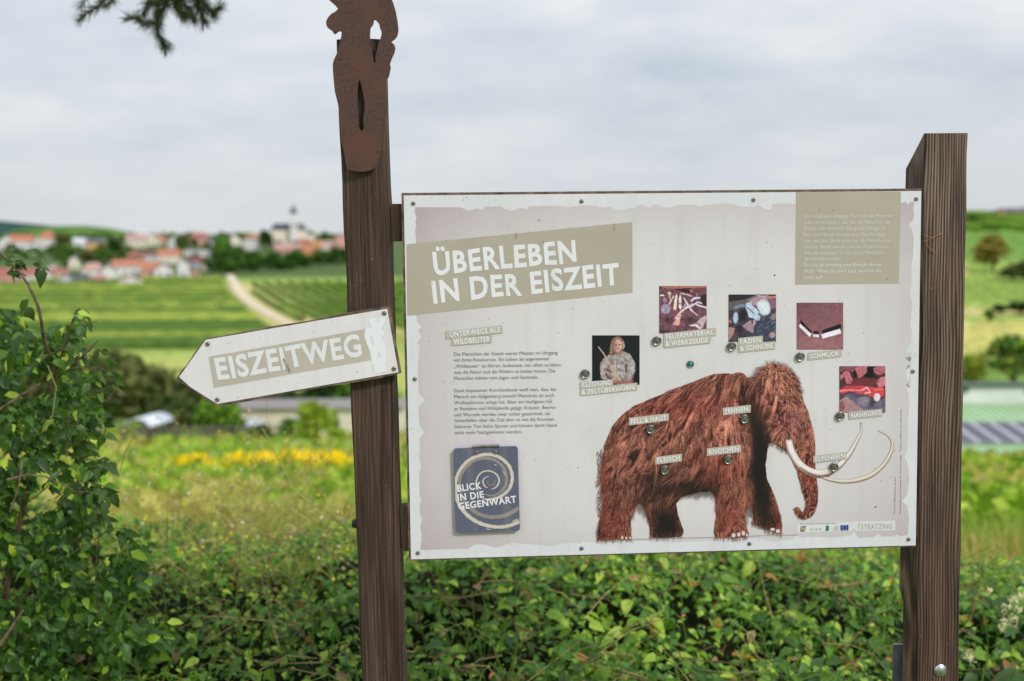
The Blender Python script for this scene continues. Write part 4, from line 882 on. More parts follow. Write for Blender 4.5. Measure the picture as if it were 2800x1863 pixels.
EUB = flat_mat('print_eu_blue', C(22, 60, 140), .4); q = MB(); quad(q, [cb(*a) for a in [(1015,267),(1177,260),(1176,370),(1014,374)]], .0010); q.build('flag', EUB, st)
q = MB(); cx0, cy0 = cb(1096, 317)
for i in range(12):
    a = i*math.pi/6; sx_, sy_ = cx0+.0052*math.cos(a), cy0+.0052*math.sin(a)
    pts = [(sx_+(.0011 if k_ % 2 == 0 else .00045)*math.cos(math.pi/2+k_*math.pi/5), sy_+(.0011 if k_ % 2 == 0 else .00045)*math.sin(math.pi/2+k_*math.pi/5)) for k_ in range(10)]; quad(q, pts, .0014)
q.build('stars', flat_mat('print_star', C(220, 200, 90), .4), st)

# push buttons, lamp, screws
btn = MB().lathe([(.0105, 0), (.0107, .003), (.0100, .0052), (.0090, .0056), (.0085, .0048), (.006, .0052), (.0008, .0054)], 28)
BTM = noise_mat('brushed_steel', C(96, 94, 96), C(150, 148, 150), 90, rough=.3, metallic=.95); btm = mesh('push_button', btn.v, btn.f, BTM, True)  # steel darkened in place of the dark surroundings it would reflect
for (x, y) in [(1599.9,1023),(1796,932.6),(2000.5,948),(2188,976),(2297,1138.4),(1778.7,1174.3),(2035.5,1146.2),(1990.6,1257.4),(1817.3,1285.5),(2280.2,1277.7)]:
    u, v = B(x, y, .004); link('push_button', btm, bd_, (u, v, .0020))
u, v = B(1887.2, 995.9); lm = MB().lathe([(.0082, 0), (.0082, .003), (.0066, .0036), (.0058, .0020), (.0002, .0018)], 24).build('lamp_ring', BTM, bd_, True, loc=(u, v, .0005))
MB().lathe([(.0056, 0), (.0054, .0016), (.0002, .0026)], 20).build('green_lens', flat_mat('green_lens', C(30, 128, 120), .15), lm, True, loc=(0, 0, .0021))
scr = MB().lathe([(.0048, 0), (.0048, .0008), (.0042, .0022), (.0026, .0030), (.0018, .0030), (.0016, .0016), (.0002, .0014)], 16); scm = mesh('screw', scr.v, scr.f, M['screw'], True)
rec = MB().lathe([(.0016, 0), (.0016, .0004)], 6); recm = mesh('recess', rec.v, rec.f, M['screw_dark'])
def screw(par_, u, v, z, s=1.0): o = link('screw', scm, par_, (u, v, z)); o.scale = (s, s, s); link('recess', recm, o, (0, 0, .00145)); return o
for (x, y) in [(1130,557),(1590,551),(2060,547),(2505,544.6),(1134,1037),(2496,1016),(1142.5,1512.5),(1590,1500),(2049,1487),(2484,1475)]:
    u, v = B(x, y); screw(bd_, u, v, .0001)
# dirt: dead flies, streaks
dt = MB()
for (x, y, s) in [(2118,753,3.4),(2394,1386,3.2),(1527,909,1.8),(1124,1172,1.6),(2320,967,1.5),(2425,762,2.2),(1410,645,1.6)]:
    u, v = B(x, y); dt.lathe([(s*.00055, 0), (s*.0005, .0010), (.0001, .0016)], 7, (u, v, .0004))
dt.build('dirt_spots', flat_mat('dirt', C(58, 50, 40), .9), bd_)
dt = MB()
for (x, y, h_) in [(1412,640,14),(1411,650,7),(1268,546,7),(1680,620,20),(2240,575,8),(2278,574,6),(1486,662,12)]:
    u, v = B(x, y); quad(dt, [(u-.0006, v-h_*.0004), (u+.0004, v-h_*.0004), (u+.0002, v+h_*.0004), (u-.0003, v+h_*.0004)], .0030)
dt.build('dirt_streaks', flat_mat('dirt_streak', C(112, 98, 84), .9), bd_)

# hinged flap
cf = crop(1220, 1200, 5.6); zf_ = .0115
P4 = [cf(*q, zf_) for q in [(110,150),(1095,112),(1130,1412),(150,1450)]]
def inset(P, r_, n=6):
    out = []
    for i in range(4):
        a, b_, c_ = Vector(P[i-1]), Vector(P[i]), Vector(P[(i+1) % 4]); p0 = b_+(a-b_).normalized()*r_; p1 = b_+(c_-b_).normalized()*r_
        for k_ in range(n+1):
            t = k_/n; out.append(tuple((1-t)**2*p0+2*t*(1-t)*b_+t*t*p1))
    return out
rr = inset(P4, .008); fo = P4[3]
fl_root = empty('flap'); fl_root.parent = bd_; fl_root.location = (0, 0, 0); tag(fl_root, 'blue-grey hinged flap with spiral print')
v, f = poly_solid([rr], zf_-.003, zf_); MB().add(v, f).build('flap_plate', print_mat('print_blue_grey', C(88, 91, 106, K), .03), fl_root)
def band(mb, pts, z, clip=None):
    """brush stroke: pts (cx, cy, width) in flap crop pixels"""
    P = []; n_ = len(pts)
    # Catmull-Rom refinement
    fine = []
    for i in range(n_-1):
        p0, p1, p2, p3 = [np.array(pts[max(0, min(n_-1, i+j))], float) for j in (-1, 0, 1, 2)]
        for t in np.linspace(0, 1, 7)[:-1]: fine.append(.5*((2*p1)+(-p0+p2)*t+(2*p0-5*p1+4*p2-p3)*t*t+(-p0+3*p1-3*p2+p3)*t**3))
    fine.append(np.array(pts[-1], float)); V = []
    for i, q in enumerate(fine):
        d = fine[min(i+1, len(fine)-1)][:2]-fine[max(i-1, 0)][:2]; d /= np.linalg.norm(d)+1e-9; nn = np.array((-d[1], d[0])); w = q[2]*(1+.10*math.sin(i*1.7))/2
        for s in (-1, 1):
            e_ = q[:2]+nn*w*s; e_[0] = max(118+(e_[1]-150)*.031, min(1092+(e_[1]-112)*.027, e_[0])); V.append((*cf(*e_, zf_), z))
    mb.add(V, [(2*i, 2*i+1, 2*i+3, 2*i+2) for i in range(len(fine)-1)])
sb = MB(); band(sb, [(560,925,16),(700,925,36),(840,880,46),(960,770,50),(1012,610,50),(975,440,50),(870,320,50),(740,255,50),(610,240,50),(460,272,50),(320,350,48),(210,480,46),(155,620,46),(140,800,48),(178,960,52),(270,1110,56),(400,1230,58),(560,1310,56),(740,1348,52),(900,1345,52),(1020,1312,54),(1128,1262,60)], zf_+.0004)
band(sb, [(690,770,8),(760,745,20),(803,680,26),(806,610,26),(770,545,24),(700,503,22),(630,492,22),(550,512,22),(485,580,24),(462,660,24),(470,740,20),(500,790,8)], zf_+.0004)
band(sb, [(640,748,6),(600,735,18),(566,680,22),(572,620,18),(610,588,14),(655,578,5)], zf_+.0004); band(sb, [(1010,1268,12),(1060,1245,14),(1108,1222,6)], zf_+.0004)
band(sb, [(908,810,6),(940,770,12),(966,728,5)], zf_+.0004); band(sb, [(860,490,5),(890,530,12),(905,570,5)], zf_+.0004); band(sb, [(730,392,5),(755,400,12),(785,410,4)], zf_+.0004); band(sb, [(612,1376,6),(650,1386,12),(690,1386,4)], zf_+.0004)
sb.build('spiral_print', print_mat('print_beige', C(196, 186, 168, K), .02), fl_root)
sb = MB(); band(sb, [(560,845,8),(650,868,24),(740,868,30),(840,808,34),(905,720,40),(928,620,42),(905,500,40),(840,400,42),(740,325,46),(630,297,50),(510,305,50),(400,350,48),(290,450,46),(225,560,46),(205,660,44),(210,760,44),(245,900,48),(320,1010,52),(430,1110,54),(560,1175,54),(720,1200,58),(880,1180,60),(1000,1130,60),(1115,1055,64)], zf_+.0002)
band(sb, [(760,600,6),(750,670,12),(700,716,14),(650,705,10),(632,668,10),(650,632,5)], zf_+.0002); sb.build('spiral_print', print_mat('print_brown', C(140, 130, 120, K), .02), fl_root)
q = MB(); text(q, 'BLICK', cf(172,815,zf_), cf(548,768,zf_), .0165, .03, zf_+.0008, .02); text(q, 'IN DIE', cf(180,955,zf_), cf(580,903,zf_), .0162, .03, zf_+.0008, .02); text(q, 'GEGENWART', cf(190,1090,zf_), cf(1080,975,zf_), .0162, .03, zf_+.0008, .02); q.build('lettering', PL, fl_root)
a, b_ = cf(407, 128, .006), cf(812, 114, .006)
hg = MB().tube([(*cf(407,112,.006), .0125), (*cf(812,98,.006), .0125)], .0030, 10).box(a[0], b_[0], a[1]-.004, a[1]+.002, .0005, .006); hg.build('hinge', M['screw'], fl_root)
for (x, y) in [(468,212),(752,205)]:
    u, v = cf(x, y, zf_); screw(fl_root, u, v, zf_, 1.05)
MB().box(P4[3][0]+.02, P4[3][0]+.03, P4[3][1]+.01, P4[3][1]+.02, .0005, zf_-.003).box(P4[2][0]-.03, P4[2][0]-.02, P4[2][1]+.01, P4[2][1]+.02, .0005, zf_-.003).build('spacer', M['screw_dark'], fl_root)

# ------------------------------------------------------------------ printed pictures: painted stroke by stroke into a point grid
class Canvas:
    """a small printed picture; x, y are photo pixels"""
    def __init__(s, x0, y0, x1, y1, step, base=None):
        s.x0, s.y0, s.step = x0, y0, step; s.w = int((x1-x0)/step)+1; s.h = int((y1-y0)/step)+1
        s.c = np.zeros((s.h, s.w, 3)); s.a = np.zeros((s.h, s.w))
        if base is not None: s.c[:] = base[:3]; s.a[:] = 1
        jj, ii = np.meshgrid(np.arange(s.w), np.arange(s.h)); s.X = x0+jj*step; s.Y = y0+ii*step
    def mask(s, pts):
        """point-in-polygon for the whole grid"""
        m_ = np.zeros((s.h, s.w), bool); n_ = len(pts)
        for i in range(n_):
            (ax, ay), (bx, by) = pts[i], pts[(i+1) % n_]
            if ay == by: continue
            m_ ^= ((s.Y >= min(ay, by)) & (s.Y < max(ay, by)) & (s.X < ax+(s.Y-ay)*(bx-ax)/(by-ay)))
        return m_
    def poly(s, pts, col, al=1.0, soft=None):
        m_ = s.mask(pts).astype(float)*al; s.blend(m_, col)
    def blend(s, m_, col):
        col = np.array(col[:3]) if not isinstance(col, np.ndarray) else col[..., :3]
        s.c = s.c*(1-m_[..., None])+col*m_[..., None]; s.a = np.maximum(s.a, m_)
    def ell(s, cx, cy, rx, ry, col, al=1.0, rot=0.0, soft=.25):
        dx, dy = s.X-cx, s.Y-cy; c_, s_ = math.cos(rot), math.sin(rot); q = np.sqrt(((dx*c_+dy*s_)/rx)**2+((-dx*s_+dy*c_)/ry)**2); s.blend(np.clip((1-q)/soft+.5, 0, 1)*al, col)
    def shade(s, cx, cy, rx, ry, k, rot=0.0):
        dx, dy = s.X-cx, s.Y-cy; c_, s_ = math.cos(rot), math.sin(rot); q = ((dx*c_+dy*s_)/rx)**2+((-dx*s_+dy*c_)/ry)**2; s.c *= (1-(1-k)*np.exp(-q))[..., None]
    def line(s, pts, w, col, al=1.0):
        for i in range(len(pts)-1):
            (ax, ay), (bx, by) = pts[i], pts[i+1]; w0 = w[i] if isinstance(w, list) else w; w1 = w[i+1] if isinstance(w, list) else w
            dx, dy = bx-ax, by-ay; L2 = dx*dx+dy*dy+1e-9; t = np.clip(((s.X-ax)*dx+(s.Y-ay)*dy)/L2, 0, 1)
            dist = np.hypot(s.X-ax-t*dx, s.Y-ay-t*dy); ww = (w0+(w1-w0)*t)/2; s.blend(np.clip((ww-dist)/s.step+.5, 0, 1)*al, col)
    def strokes(s, x, y, flow, length, cols, al=.8, steps=14, batches=14, widen=0.0, curl=.3):
        """hairs: arrays of roots followed along a flow field, painted in the given order"""
        n_ = len(x); b0 = np.array_split(np.arange(n_), batches)
        for ids in b0:
            px, py = x[ids].copy(), y[ids].copy(); ln = length[ids]; cc = cols[ids]; jit = rng.normal(0, curl, len(ids))
            for k_ in range(steps):
                fx, fy = flow(px, py); fx2 = fx+jit*.5*(k_/steps); nrm = np.hypot(fx2, fy)+1e-6; px += fx2/nrm*ln/steps; py += fy/nrm*ln/steps
                ii = np.round((py-s.y0)/s.step).astype(int); jj = np.round((px-s.x0)/s.step).astype(int); ok = (ii >= 0) & (ii < s.h) & (jj >= 0) & (jj < s.w)
                a_ = al*(1-(k_/steps)**2*.85); I_, J_ = ii[ok], jj[ok]
                s.c[I_, J_] = s.c[I_, J_]*(1-a_)+cc[ok]*a_*1.0 if True else 0
                s.a[I_, J_] = np.maximum(s.a[I_, J_], a_)
    def build(s, name, parent, z, mat, cut=.02):
        f = s.a > cut; keep = f.copy(); keep[1:] |= f[:-1]; keep[:-1] |= f[1:]; keep[:, 1:] |= f[:, :-1]; keep[:, :-1] |= f[:, 1:]
        # board-space coordinates of the four corners, bilinear is exact enough over the small area -> use the true map per point
        r0 = np.array([ray(s.x0, s.y0)[:]]); rx = np.array(ray(s.x0+1, s.y0)[:])-r0[0]; ry = np.array(ray(s.x0, s.y0+1)[:])-r0[0]
        R_ = r0+(s.X-s.x0)[..., None]*rx+(s.Y-s.y0)[..., None]*ry; en = np.array(EN[:]); o_ = np.array((BL+EN*z)[:])-np.array(CAMLOC[:])
        T_ = (o_@en)/(R_@en); Q = R_*T_[..., None]+np.array(CAMLOC[:])-np.array(BL[:]); U_ = Q@np.array(EU[:]); V_ = Q@np.array(EV[:])
        vid = -np.ones((s.h, s.w), int); vid[keep] = np.arange(keep.sum())
        cell = keep[:-1, :-1] & keep[1:, :-1] & keep[:-1, 1:] & keep[1:, 1:]; i_, j_ = np.nonzero(cell)
        F = np.stack([vid[i_, j_], vid[i_+1, j_], vid[i_+1, j_+1], vid[i_, j_+1]], 1)
        V = np.stack([U_[keep], V_[keep], np.full(keep.sum(), z)], 1); T = np.concatenate([np.clip(s.c[keep], 0, 1), s.a[keep][:, None]], 1)
        return link(name, npmesh(name, V, F, mat, T), parent)
def pic_mat(name, alpha):
    m, n, l, b, o = newmat(name); a = n.new('ShaderNodeAttribute'); a.attribute_name = 'tint'; l.new(a.outputs['Color'], b.inputs['Base Color']); b.inputs['Roughness'].default_value = .4; b.inputs['Specular IOR Level'].default_value = .3
    if alpha:
        tr = n.new('ShaderNodeBsdfTransparent'); ms = n.new('ShaderNodeMixShader'); l.new(a.outputs['Alpha'], ms.inputs[0]); l.new(tr.outputs[0], ms.inputs[1]); l.new(b.outputs[0], ms.inputs[2]); l.new(ms.outputs[0], o.inputs[0])
    return m
PIC = pic_mat('printed_picture', False); PICA = pic_mat('printed_cutout', True)
A3 = lambda r, g, b: np.array(C(r, g, b, 1.12)[:3])
def sc(x0, y0, s): return lambda pts: [(x0+a/s, y0+b_/s) for a, b_ in pts]

# --- mammoth
cm = Canvas(1600, 975, 2462, 1492, 1.35); q5 = sc(1580, 960, 2.562)
body = q5([(130,1328),(140,1260),(150,1200),(165,1120),(175,1040),(165,960),(158,900),(168,820),(176,740),(185,680),(205,620),(235,540),(280,480),(330,430),(400,385),(500,340),(600,300),(700,255),(800,220),(900,180),(950,162),(1020,158),(1085,160),(1130,148),(1165,160),(1190,185),(1225,186),(1260,152),(1300,112),(1350,88),(1400,92),(1460,110),(1510,150),(1545,200),(1560,270),(1580,350),(1610,420),(1640,520),(1658,600),(1663,680),(1660,760),(1662,830),(1672,900),(1684,980),(1680,1060),(1665,1120),(1630,1165),(1590,1182),(1550,1168),(1525,1138),(1518,1104),(1536,1092),(1556,1104),(1568,1128),(1588,1122),(1600,1090),(1590,1030),(1570,970),(1550,900),(1535,840),(1515,800),(1495,740),(1470,710),(1430,685),(1390,655),(1350,642),(1335,655),(1325,720),(1315,800),(1325,900),(1350,950),(1380,1020),(1400,1080),(1420,1160),(1435,1230),(1420,1285),(1360,1265),(1270,1230),(1215,1208),(1232,1150),(1200,1090),(1180,1120),(1170,1180),(1185,1240),(1197,1285),(1190,1305),(1080,1310),(960,1310),(955,1250),(965,1180),(972,1100),(962,1020),(930,985),(850,990),(770,1010),(720,1025),(690,1070),(700,1140),(720,1200),(740,1260),(730,1300),(620,1310),(510,1310),(500,1220),(480,1150),(460,1100),(430,1065),(405,1090),(385,1140),(370,1200),(372,1270),(380,1322)])
mk = cm.mask(body); cm.blend(mk.astype(float), A3(112, 58, 46))
def F5(px, py): return (px-1580)*2.562, (py-960)*2.562
FC = np.array([(300,500,-.6,1),(200,800,-.3,1),(180,1000,-.5,.9),(250,1200,-.25,1),(330,1200,.1,1),(450,420,-1,.45),(600,400,-.5,1),(600,320,-1,.5),(900,200,-.9,.5),(1050,190,-.3,.9),(900,600,-.1,1),(700,650,-.2,1),(500,700,-.35,1),(400,900,-.5,1),(600,850,-.6,1),(800,900,-.6,.8),(950,900,-.3,1),(1100,500,.05,1),(1100,900,-.1,1),(1060,1150,-.1,1),(1180,1250,.3,1),(1350,96,-.1,-.6),(1340,190,-.35,.9),(1420,190,.15,1),(1490,220,.5,.8),(1290,150,-.8,-.1),(1470,130,.7,-.5),(1540,230,.8,.3),(1250,230,-.4,.7),(1350,300,-.2,1),(1480,300,.25,1),(1560,500,.3,1),(1620,700,.1,1),(1630,900,.05,1),(1650,1050,-.2,1),(1560,1120,-.8,.5),(1420,450,-.1,1),(1380,560,-.7,.6),(1460,600,.4,.9),(1280,800,0,1),(1350,1100,.25,1),(1230,600,.1,1),(620,1200,.1,1),(700,1060,-.6,.8)], float)
def flow5(px, py):
    x, y = F5(px, py); w = 1/(((x[:, None]-FC[:, 0])**2+(y[:, None]-FC[:, 1])**2)/900+1)**1.6; w /= w.sum(1, keepdims=True)
    fx = w@FC[:, 2]; fy = w@FC[:, 3]; k_ = (vnoise(x, y, 31, 46)-.5)*1.1; return fx-fy*k_, fy+fx*k_
DK = [(1270,680,66,250,.0),(1285,880,70,260,0),(1250,470,55,110,.1),(1170,285,26,62,.22),(1290,1080,70,120,.1),(1330,1180,80,70,.35),(620,1190,125,140,.0),(760,960,230,52,.15),(560,1010,90,70,.3),(1400,690,80,30,.2),(1110,800,30,180,.75),(450,1010,70,70,.5),(850,560,30,50,.6),(660,800,110,40,.6),(1320,600,50,60,.35),(520,900,60,60,.55),(1190,430,28,90,.35),(700,900,300,70,.5),(300,1000,70,120,.72),(880,760,30,90,.6),(520,620,24,80,.6),(700,620,18,60,.55),(400,720,22,80,.6),(1080,330,16,50,.6),(1225,330,22,80,.45),(940,980,60,30,.5)]
RD = [(250,1200,170,160),(1060,1150,130,170),(180,900,90,160),(1000,820,240,120),(1640,900,70,260),(1400,1180,60,120),(700,380,500,90)]
BR = [(900,420,180,150,1.35),(1020,600,130,200,1.45),(700,500,200,120,1.2),(1420,250,130,110,1.2),(1400,450,70,120,1.35),(600,700,180,90,1.15),(1120,700,70,120,1.3),(1560,550,70,160,1.1),(330,650,90,140,1.15),(1340,140,90,50,1.25),(1390,580,50,26,1.3)]
def paint_cols(x, y, n_):
    k_ = np.ones(n_)
    for a, b_, rx, ry, v in BR: k_ *= 1+(v-1)*np.exp(-((x-a)/rx)**2-((y-b_)/ry)**2)
    dk = np.ones(n_)
    for a, b_, rx, ry, v in DK: dk *= 1-(1-v)*np.exp(-(((x-a)/rx)**4+((y-b_)/ry)**4))
    red = np.zeros(n_)
    for a, b_, rx, ry in RD: red = np.maximum(red, np.exp(-((x-a)/rx)**2-((y-b_)/ry)**2))
    fx, fy = flow5(1580+x/2.562, 960+y/2.562); nn = np.hypot(fx, fy); u_ = (x*fy-y*fx)/nn; w_ = (x*fx+y*fy)/nn
    clump = vnoise(u_, w_, 11, 1)*0; clump = vnoise(u_/22, w_/130, 7)*.55+vnoise(u_/7, w_/70, 8)*.45; fineN = rng.uniform(0, 1, n_)
    t = np.clip((clump-.5)*3.0+.46+(fineN-.5)*.5, 0, 1)[:, None]
    lo, mid, hi = A3(36, 16, 20), A3(108, 54, 46), A3(194, 130, 104); c_ = np.where(t < .5, lo+(mid-lo)*(t*2), mid+(hi-mid)*(t*2-1))
    rd = A3(112, 40, 38)*(.3+1.3*t); c_ = c_*(1-red[:, None]*.6)+rd*red[:, None]*.6
    pur = np.exp(-((x-1500)/90)**2-((y-480)/80)**2)[:, None]*.5; c_ = c_*(1-pur)+A3(96, 52, 62)*(.5+t)*pur
    return c_*.9*k_[:, None]*dk[:, None]+A3(22, 14, 18)*(1-dk[:, None])
ii, jj = np.nonzero(mk); px_, py_ = cm.X[ii, jj], cm.Y[ii, jj]; x5, y5 = F5(px_, py_); cm.c[ii, jj] = paint_cols(x5, y5, len(ii))
n_ = 21000; sel = rng.integers(0, len(ii), n_); px_, py_ = cm.X[ii[sel], jj[sel]]+rng.uniform(-1, 1, n_), cm.Y[ii[sel], jj[sel]]+rng.uniform(-1, 1, n_)
x5, y5 = F5(px_, py_); order = np.argsort(-y5+rng.normal(0, 60, n_)); px_, py_, x5, y5 = px_[order], py_[order], x5[order], y5[order]
# colour comes from the root: long hairs; shorter on face, trunk and crown
ln = np.where((x5 > 1300) & (y5 < 1000), rng.uniform(6, 17, n_), rng.uniform(12, 34, n_)); ln = np.where(y5 > 1180, ln*.45, ln); ln = np.where((x5 > 1480) & (y5 > 650), rng.uniform(4, 9, n_), ln)
inner = (y5 > 940) & (x5 > 380) & (x5 < 980) & (y5 < 1100); ln = np.where(inner, np.minimum(ln, 26), ln)
cols = paint_cols(x5, y5, n_)*rng.uniform(.72, 1.3, (n_, 1)); cm.strokes(px_, py_, flow5, ln, cols, .62, 16, 20, curl=.25)
# outline wisps
bx = np.array([p_[0] for p_ in body]); by = np.array([p_[1] for p_ in body]); segl = np.hypot(np.diff(np.append(bx, bx[0])), np.diff(np.append(by, by[0])))
n2 = 1500; si = rng.choice(len(body), n2, p=segl/segl.sum()); tt_ = rng.uniform(0, 1, n2); wx = bx[si]+(np.append(bx, bx[0])[si+1]-bx[si])*tt_; wy = by[si]+(np.append(by, by[0])[si+1]-by[si])*tt_
x5, y5 = F5(wx, wy); ok = ~((y5 > 1280)) ; wx, wy, x5, y5 = wx[ok], wy[ok], x5[ok], y5[ok]
cm.strokes(wx, wy, flow5, np.where(x5 > 1450, rng.uniform(2, 6, len(wx)), rng.uniform(5, 16, len(wx))), paint_cols(x5, y5, len(wx)), .55, 12, 6, curl=.6)
m3 = 420; x5 = rng.uniform(690, 980, m3); y5 = 1000-(x5-690)*.06+rng.uniform(-40, 10, m3); cm.strokes(1580+x5/2.562, 960+y5/2.562, flow5, rng.uniform(8, 26, m3), paint_cols(x5, y5, m3)*rng.uniform(.5, 1.2, (m3, 1)), .6, 14, 5, curl=.5)
m3 = 300; x5 = rng.uniform(140, 200, m3); y5 = rng.uniform(680, 1180, m3); cm.strokes(1580+x5/2.562, 960+y5/2.562, flow5, rng.uniform(6, 15, m3), np.repeat(A3(112, 54, 46)[None], m3, 0)*rng.uniform(.5, 1.3, (m3, 1)), .75, 14, 5, curl=.5)
m3 = 260; x5 = rng.uniform(420, 520, m3); y5 = rng.uniform(1020, 1100, m3); cm.strokes(1580+x5/2.562, 960+y5/2.562, flow5, rng.uniform(8, 30, m3), paint_cols(x5, y5, m3)*.9, .6, 12, 5, curl=.6)
m3 = 150; x5 = rng.uniform(1180, 1240, m3); y5 = rng.uniform(1080, 1150, m3); cm.strokes(1580+x5/2.562, 960+y5/2.562, flow5, rng.uniform(6, 16, m3), paint_cols(x5, y5, m3)*.6, .6, 12, 3, curl=.6)
P5 = lambda pts: q5(pts)
tn = A3(206, 194, 186)
for (a, b_, rx, ry) in [(1092,1292,13,14),(1128,1286,12,14),(1160,1278,12,15),(1184,1290,6,12),(1365,1250,16,10),(1402,1262,14,14),(312,1308,8,12),(340,1312,8,10),(368,1310,6,9)]:
    x_, y_ = 1580+a/2.562, 960+b_/2.562; cm.ell(x_, y_, rx/2.562, ry/2.562, tn, .9)
e = (1580+1420/2.562, 960+345/2.562); cm.ell(*e, 7, 4, A3(158, 92, 92), .8, .2); cm.ell(e[0]-.5, e[1]-2.5, 4, 2.2, A3(30, 20, 26), .9); cm.ell(e[0]-1.5, e[1]-3.5, 1.2, 1.0, A3(230, 224, 222), .9); cm.line([(e[0]-6, e[1]+1), (e[0], e[1]+3.6), (e[0]+6, e[1]+3)], 1.6, A3(186, 120, 116), .8)
# tusks
def tusk(pts, ws, cols_):
    pts = P5(pts); ws = [w/2.562 for w in ws]; n_ = len(pts)
    pp = []; wp = []
    for i in range(n_-1):
        for t in np.linspace(0, 1, 5)[:-1]:
            p0, p1, p2, p3 = [np.array(pts[max(0, min(n_-1, i+j))]) for j in (-1, 0, 1, 2)]; pp.append(tuple(.5*((2*p1)+(-p0+p2)*t+(2*p0-5*p1+4*p2-p3)*t*t+(-p0+3*p1-3*p2+p3)*t**3))); wp.append(ws[i]*(1-t)+ws[i+1]*t)
    pp.append(pts[-1]); wp.append(ws[-1])
    cm.line(pp, wp, A3(*cols_[0])); cm.line([(x, y-.13*w) for (x, y), w in zip(pp, wp)], [w*.74 for w in wp], A3(*cols_[1])); cm.line([(x, y-.22*w) for (x, y), w in zip(pp, wp)], [w*.38 for w in wp], A3(*cols_[2]), .8)
tusk([(1690,872),(1760,900),(1860,915),(1960,905),(2060,868),(2140,800),(2190,720),(2205,650),(2175,595),(2105,560)], [14,22,26,30,32,28,24,18,11,4], [(138,112,86),(190,176,158),(214,204,190)])
tusk([(1478,625),(1495,700),(1540,778),(1600,832),(1680,858),(1760,846),(1835,800),(1905,718),(1955,630),(1985,560),(1984,505)], [54,56,56,54,50,46,42,32,22,13,4], [(140,108,96),(204,192,180),(222,216,206)])
cm.line(P5([(1560,815),(1620,858),(1690,882),(1760,872),(1830,825)]), [3,6,7,6,3], A3(120, 86, 84), .8)
cm.line(P5([(1985,512),(1983,505)]), 2.5, A3(96, 50, 60))
for i in range(260):
    t = random.random(); bp = P5([(1500,705),(1600,832),(1740,850),(1890,735),(1960,615)]); k_ = min(3, int(t*4)); u_ = t*4-k_; x_ = bp[k_][0]*(1-u_)+bp[k_+1][0]*u_; y_ = bp[k_][1]*(1-u_)+bp[k_+1][1]*u_; cm.line([(x_, y_+random.uniform(-5, 5)), (x_+random.uniform(2, 6), y_+random.uniform(-4, 5))], .8, A3(150, 122, 104), .35) if i < 60 else None
# hair that falls over the tusk root, ground line
m3 = 260; x5 = rng.uniform(1440, 1530, m3); y5 = rng.uniform(570, 612, m3); cm.strokes(1580+x5/2.562, 960+y5/2.562, flow5, rng.uniform(5, 11, m3), paint_cols(x5, y5, m3)*.8, .7, 10, 3)
cm.line(P5([(372,1322),(700,1312),(960,1306)]), 1.6, A3(150, 146, 158), .55); cm.line(P5([(1190,1300),(1300,1293),(1540,1290)]), 1.6, A3(140, 138, 156), .5); cm.line(P5([(500,1318),(740,1308)]), 1.8, A3(110, 100, 116), .5)
cm.build('mammoth_print', bd_, .0012, PICA)

# --- the five small photographs
def box_canvas(x0, y0, x1, y1, base): return Canvas(x0, y0, x1, y1, 1.35, A3(*base))
def nz_(cv, cell, seed, amp, c2):
    t = vnoise(cv.X, cv.Y, seed, cell)*.6+vnoise(cv.X, cv.Y, seed+1, cell*.4)*.4; cv.blend(np.clip((t-.5)*4+.5, 0, 1)*amp, A3(*c2))
# 1: person in furs with a bow, dark ground
cv = box_canvas(1619.3, 917.4, 1749, 1053, (14, 18, 24)); p8 = sc(1600, 900, 7.84); nz_(cv, 30, 2, .5, (20, 25, 32))
cv.poly(p8([(560,560),(520,540),(400,620),(330,720),(320,820),(330,960),(370,1040),(430,1060),(640,1110),(820,1120),(960,1105),(1030,1010),(1050,900),(1070,740),(1010,620),(960,530),(880,500),(800,470),(700,520)]), A3(128, 112, 106))
fl_ = lambda x, y: (np.where(x < 1686, -.35, .35), np.ones_like(x))
n_ = 1500; fx_ = rng.uniform(1641, 1736, n_); fy_ = rng.uniform(960, 1038, n_); mm = cv.mask(p8([(560,560),(520,540),(400,620),(330,720),(320,820),(330,960),(370,1040),(640,1110),(820,1120),(960,1105),(1050,900),(1070,740),(960,530),(800,470),(700,520)]))
ok = mm[np.clip(((fy_-cv.y0)/cv.step).astype(int), 0, cv.h-1), np.clip(((fx_-cv.x0)/cv.step).astype(int), 0, cv.w-1)]; fx_, fy_ = fx_[ok], fy_[ok]
t = np.clip(vnoise(fx_, fy_, 3, 9)*.8+rng.uniform(0, .4, len(fx_))-.1, 0, 1)[:, None]; cv.strokes(fx_, fy_, fl_, rng.uniform(3, 8, len(fx_)), A3(70, 58, 56)+(A3(206, 196, 190)-A3(70, 58, 56))*t, .7, 6, 6)
cv.ell(1600+880/7.84, 900+860/7.84, 2.5, 15, A3(38, 32, 34), .8, .1); cv.ell(1600+500/7.84, 900+900/7.84, 10, 4, A3(40, 30, 32), .8, .5)
cv.poly(p8([(560,250),(620,180),(690,155),(770,180),(830,270),(850,390),(820,430),(780,480),(760,560),(700,560),(600,500),(560,570),(520,520),(535,380)]), A3(118, 92, 74)); cv.poly(p8([(660,480),(760,470),(750,560),(700,560)]), A3(150, 104, 96))
cv.ell(1600+700/7.84, 900+355/7.84, 12.2, 17.2, A3(190, 146, 134), 1, .05, .15); cv.ell(1600+640/7.84, 900+370/7.84, 5, 12, A3(124, 84, 80), .6); cv.line(p8([(590,270),(650,215),(720,200),(800,240)]), 4, A3(132, 100, 80), .9); cv.line(p8([(565,330),(560,420),(570,520)]), 5, A3(140, 110, 88), .9); cv.line(p8([(815,280),(835,360),(815,420)]), 4, A3(172, 144, 120), .9)
for ex in (668, 752): cv.line(p8([(ex-22, 338), (ex+20, 332)]), 1.8, A3(60, 42, 46)); cv.ell(1600+ex/7.84, 900+345/7.84, 1.4, 1, A3(34, 28, 40))
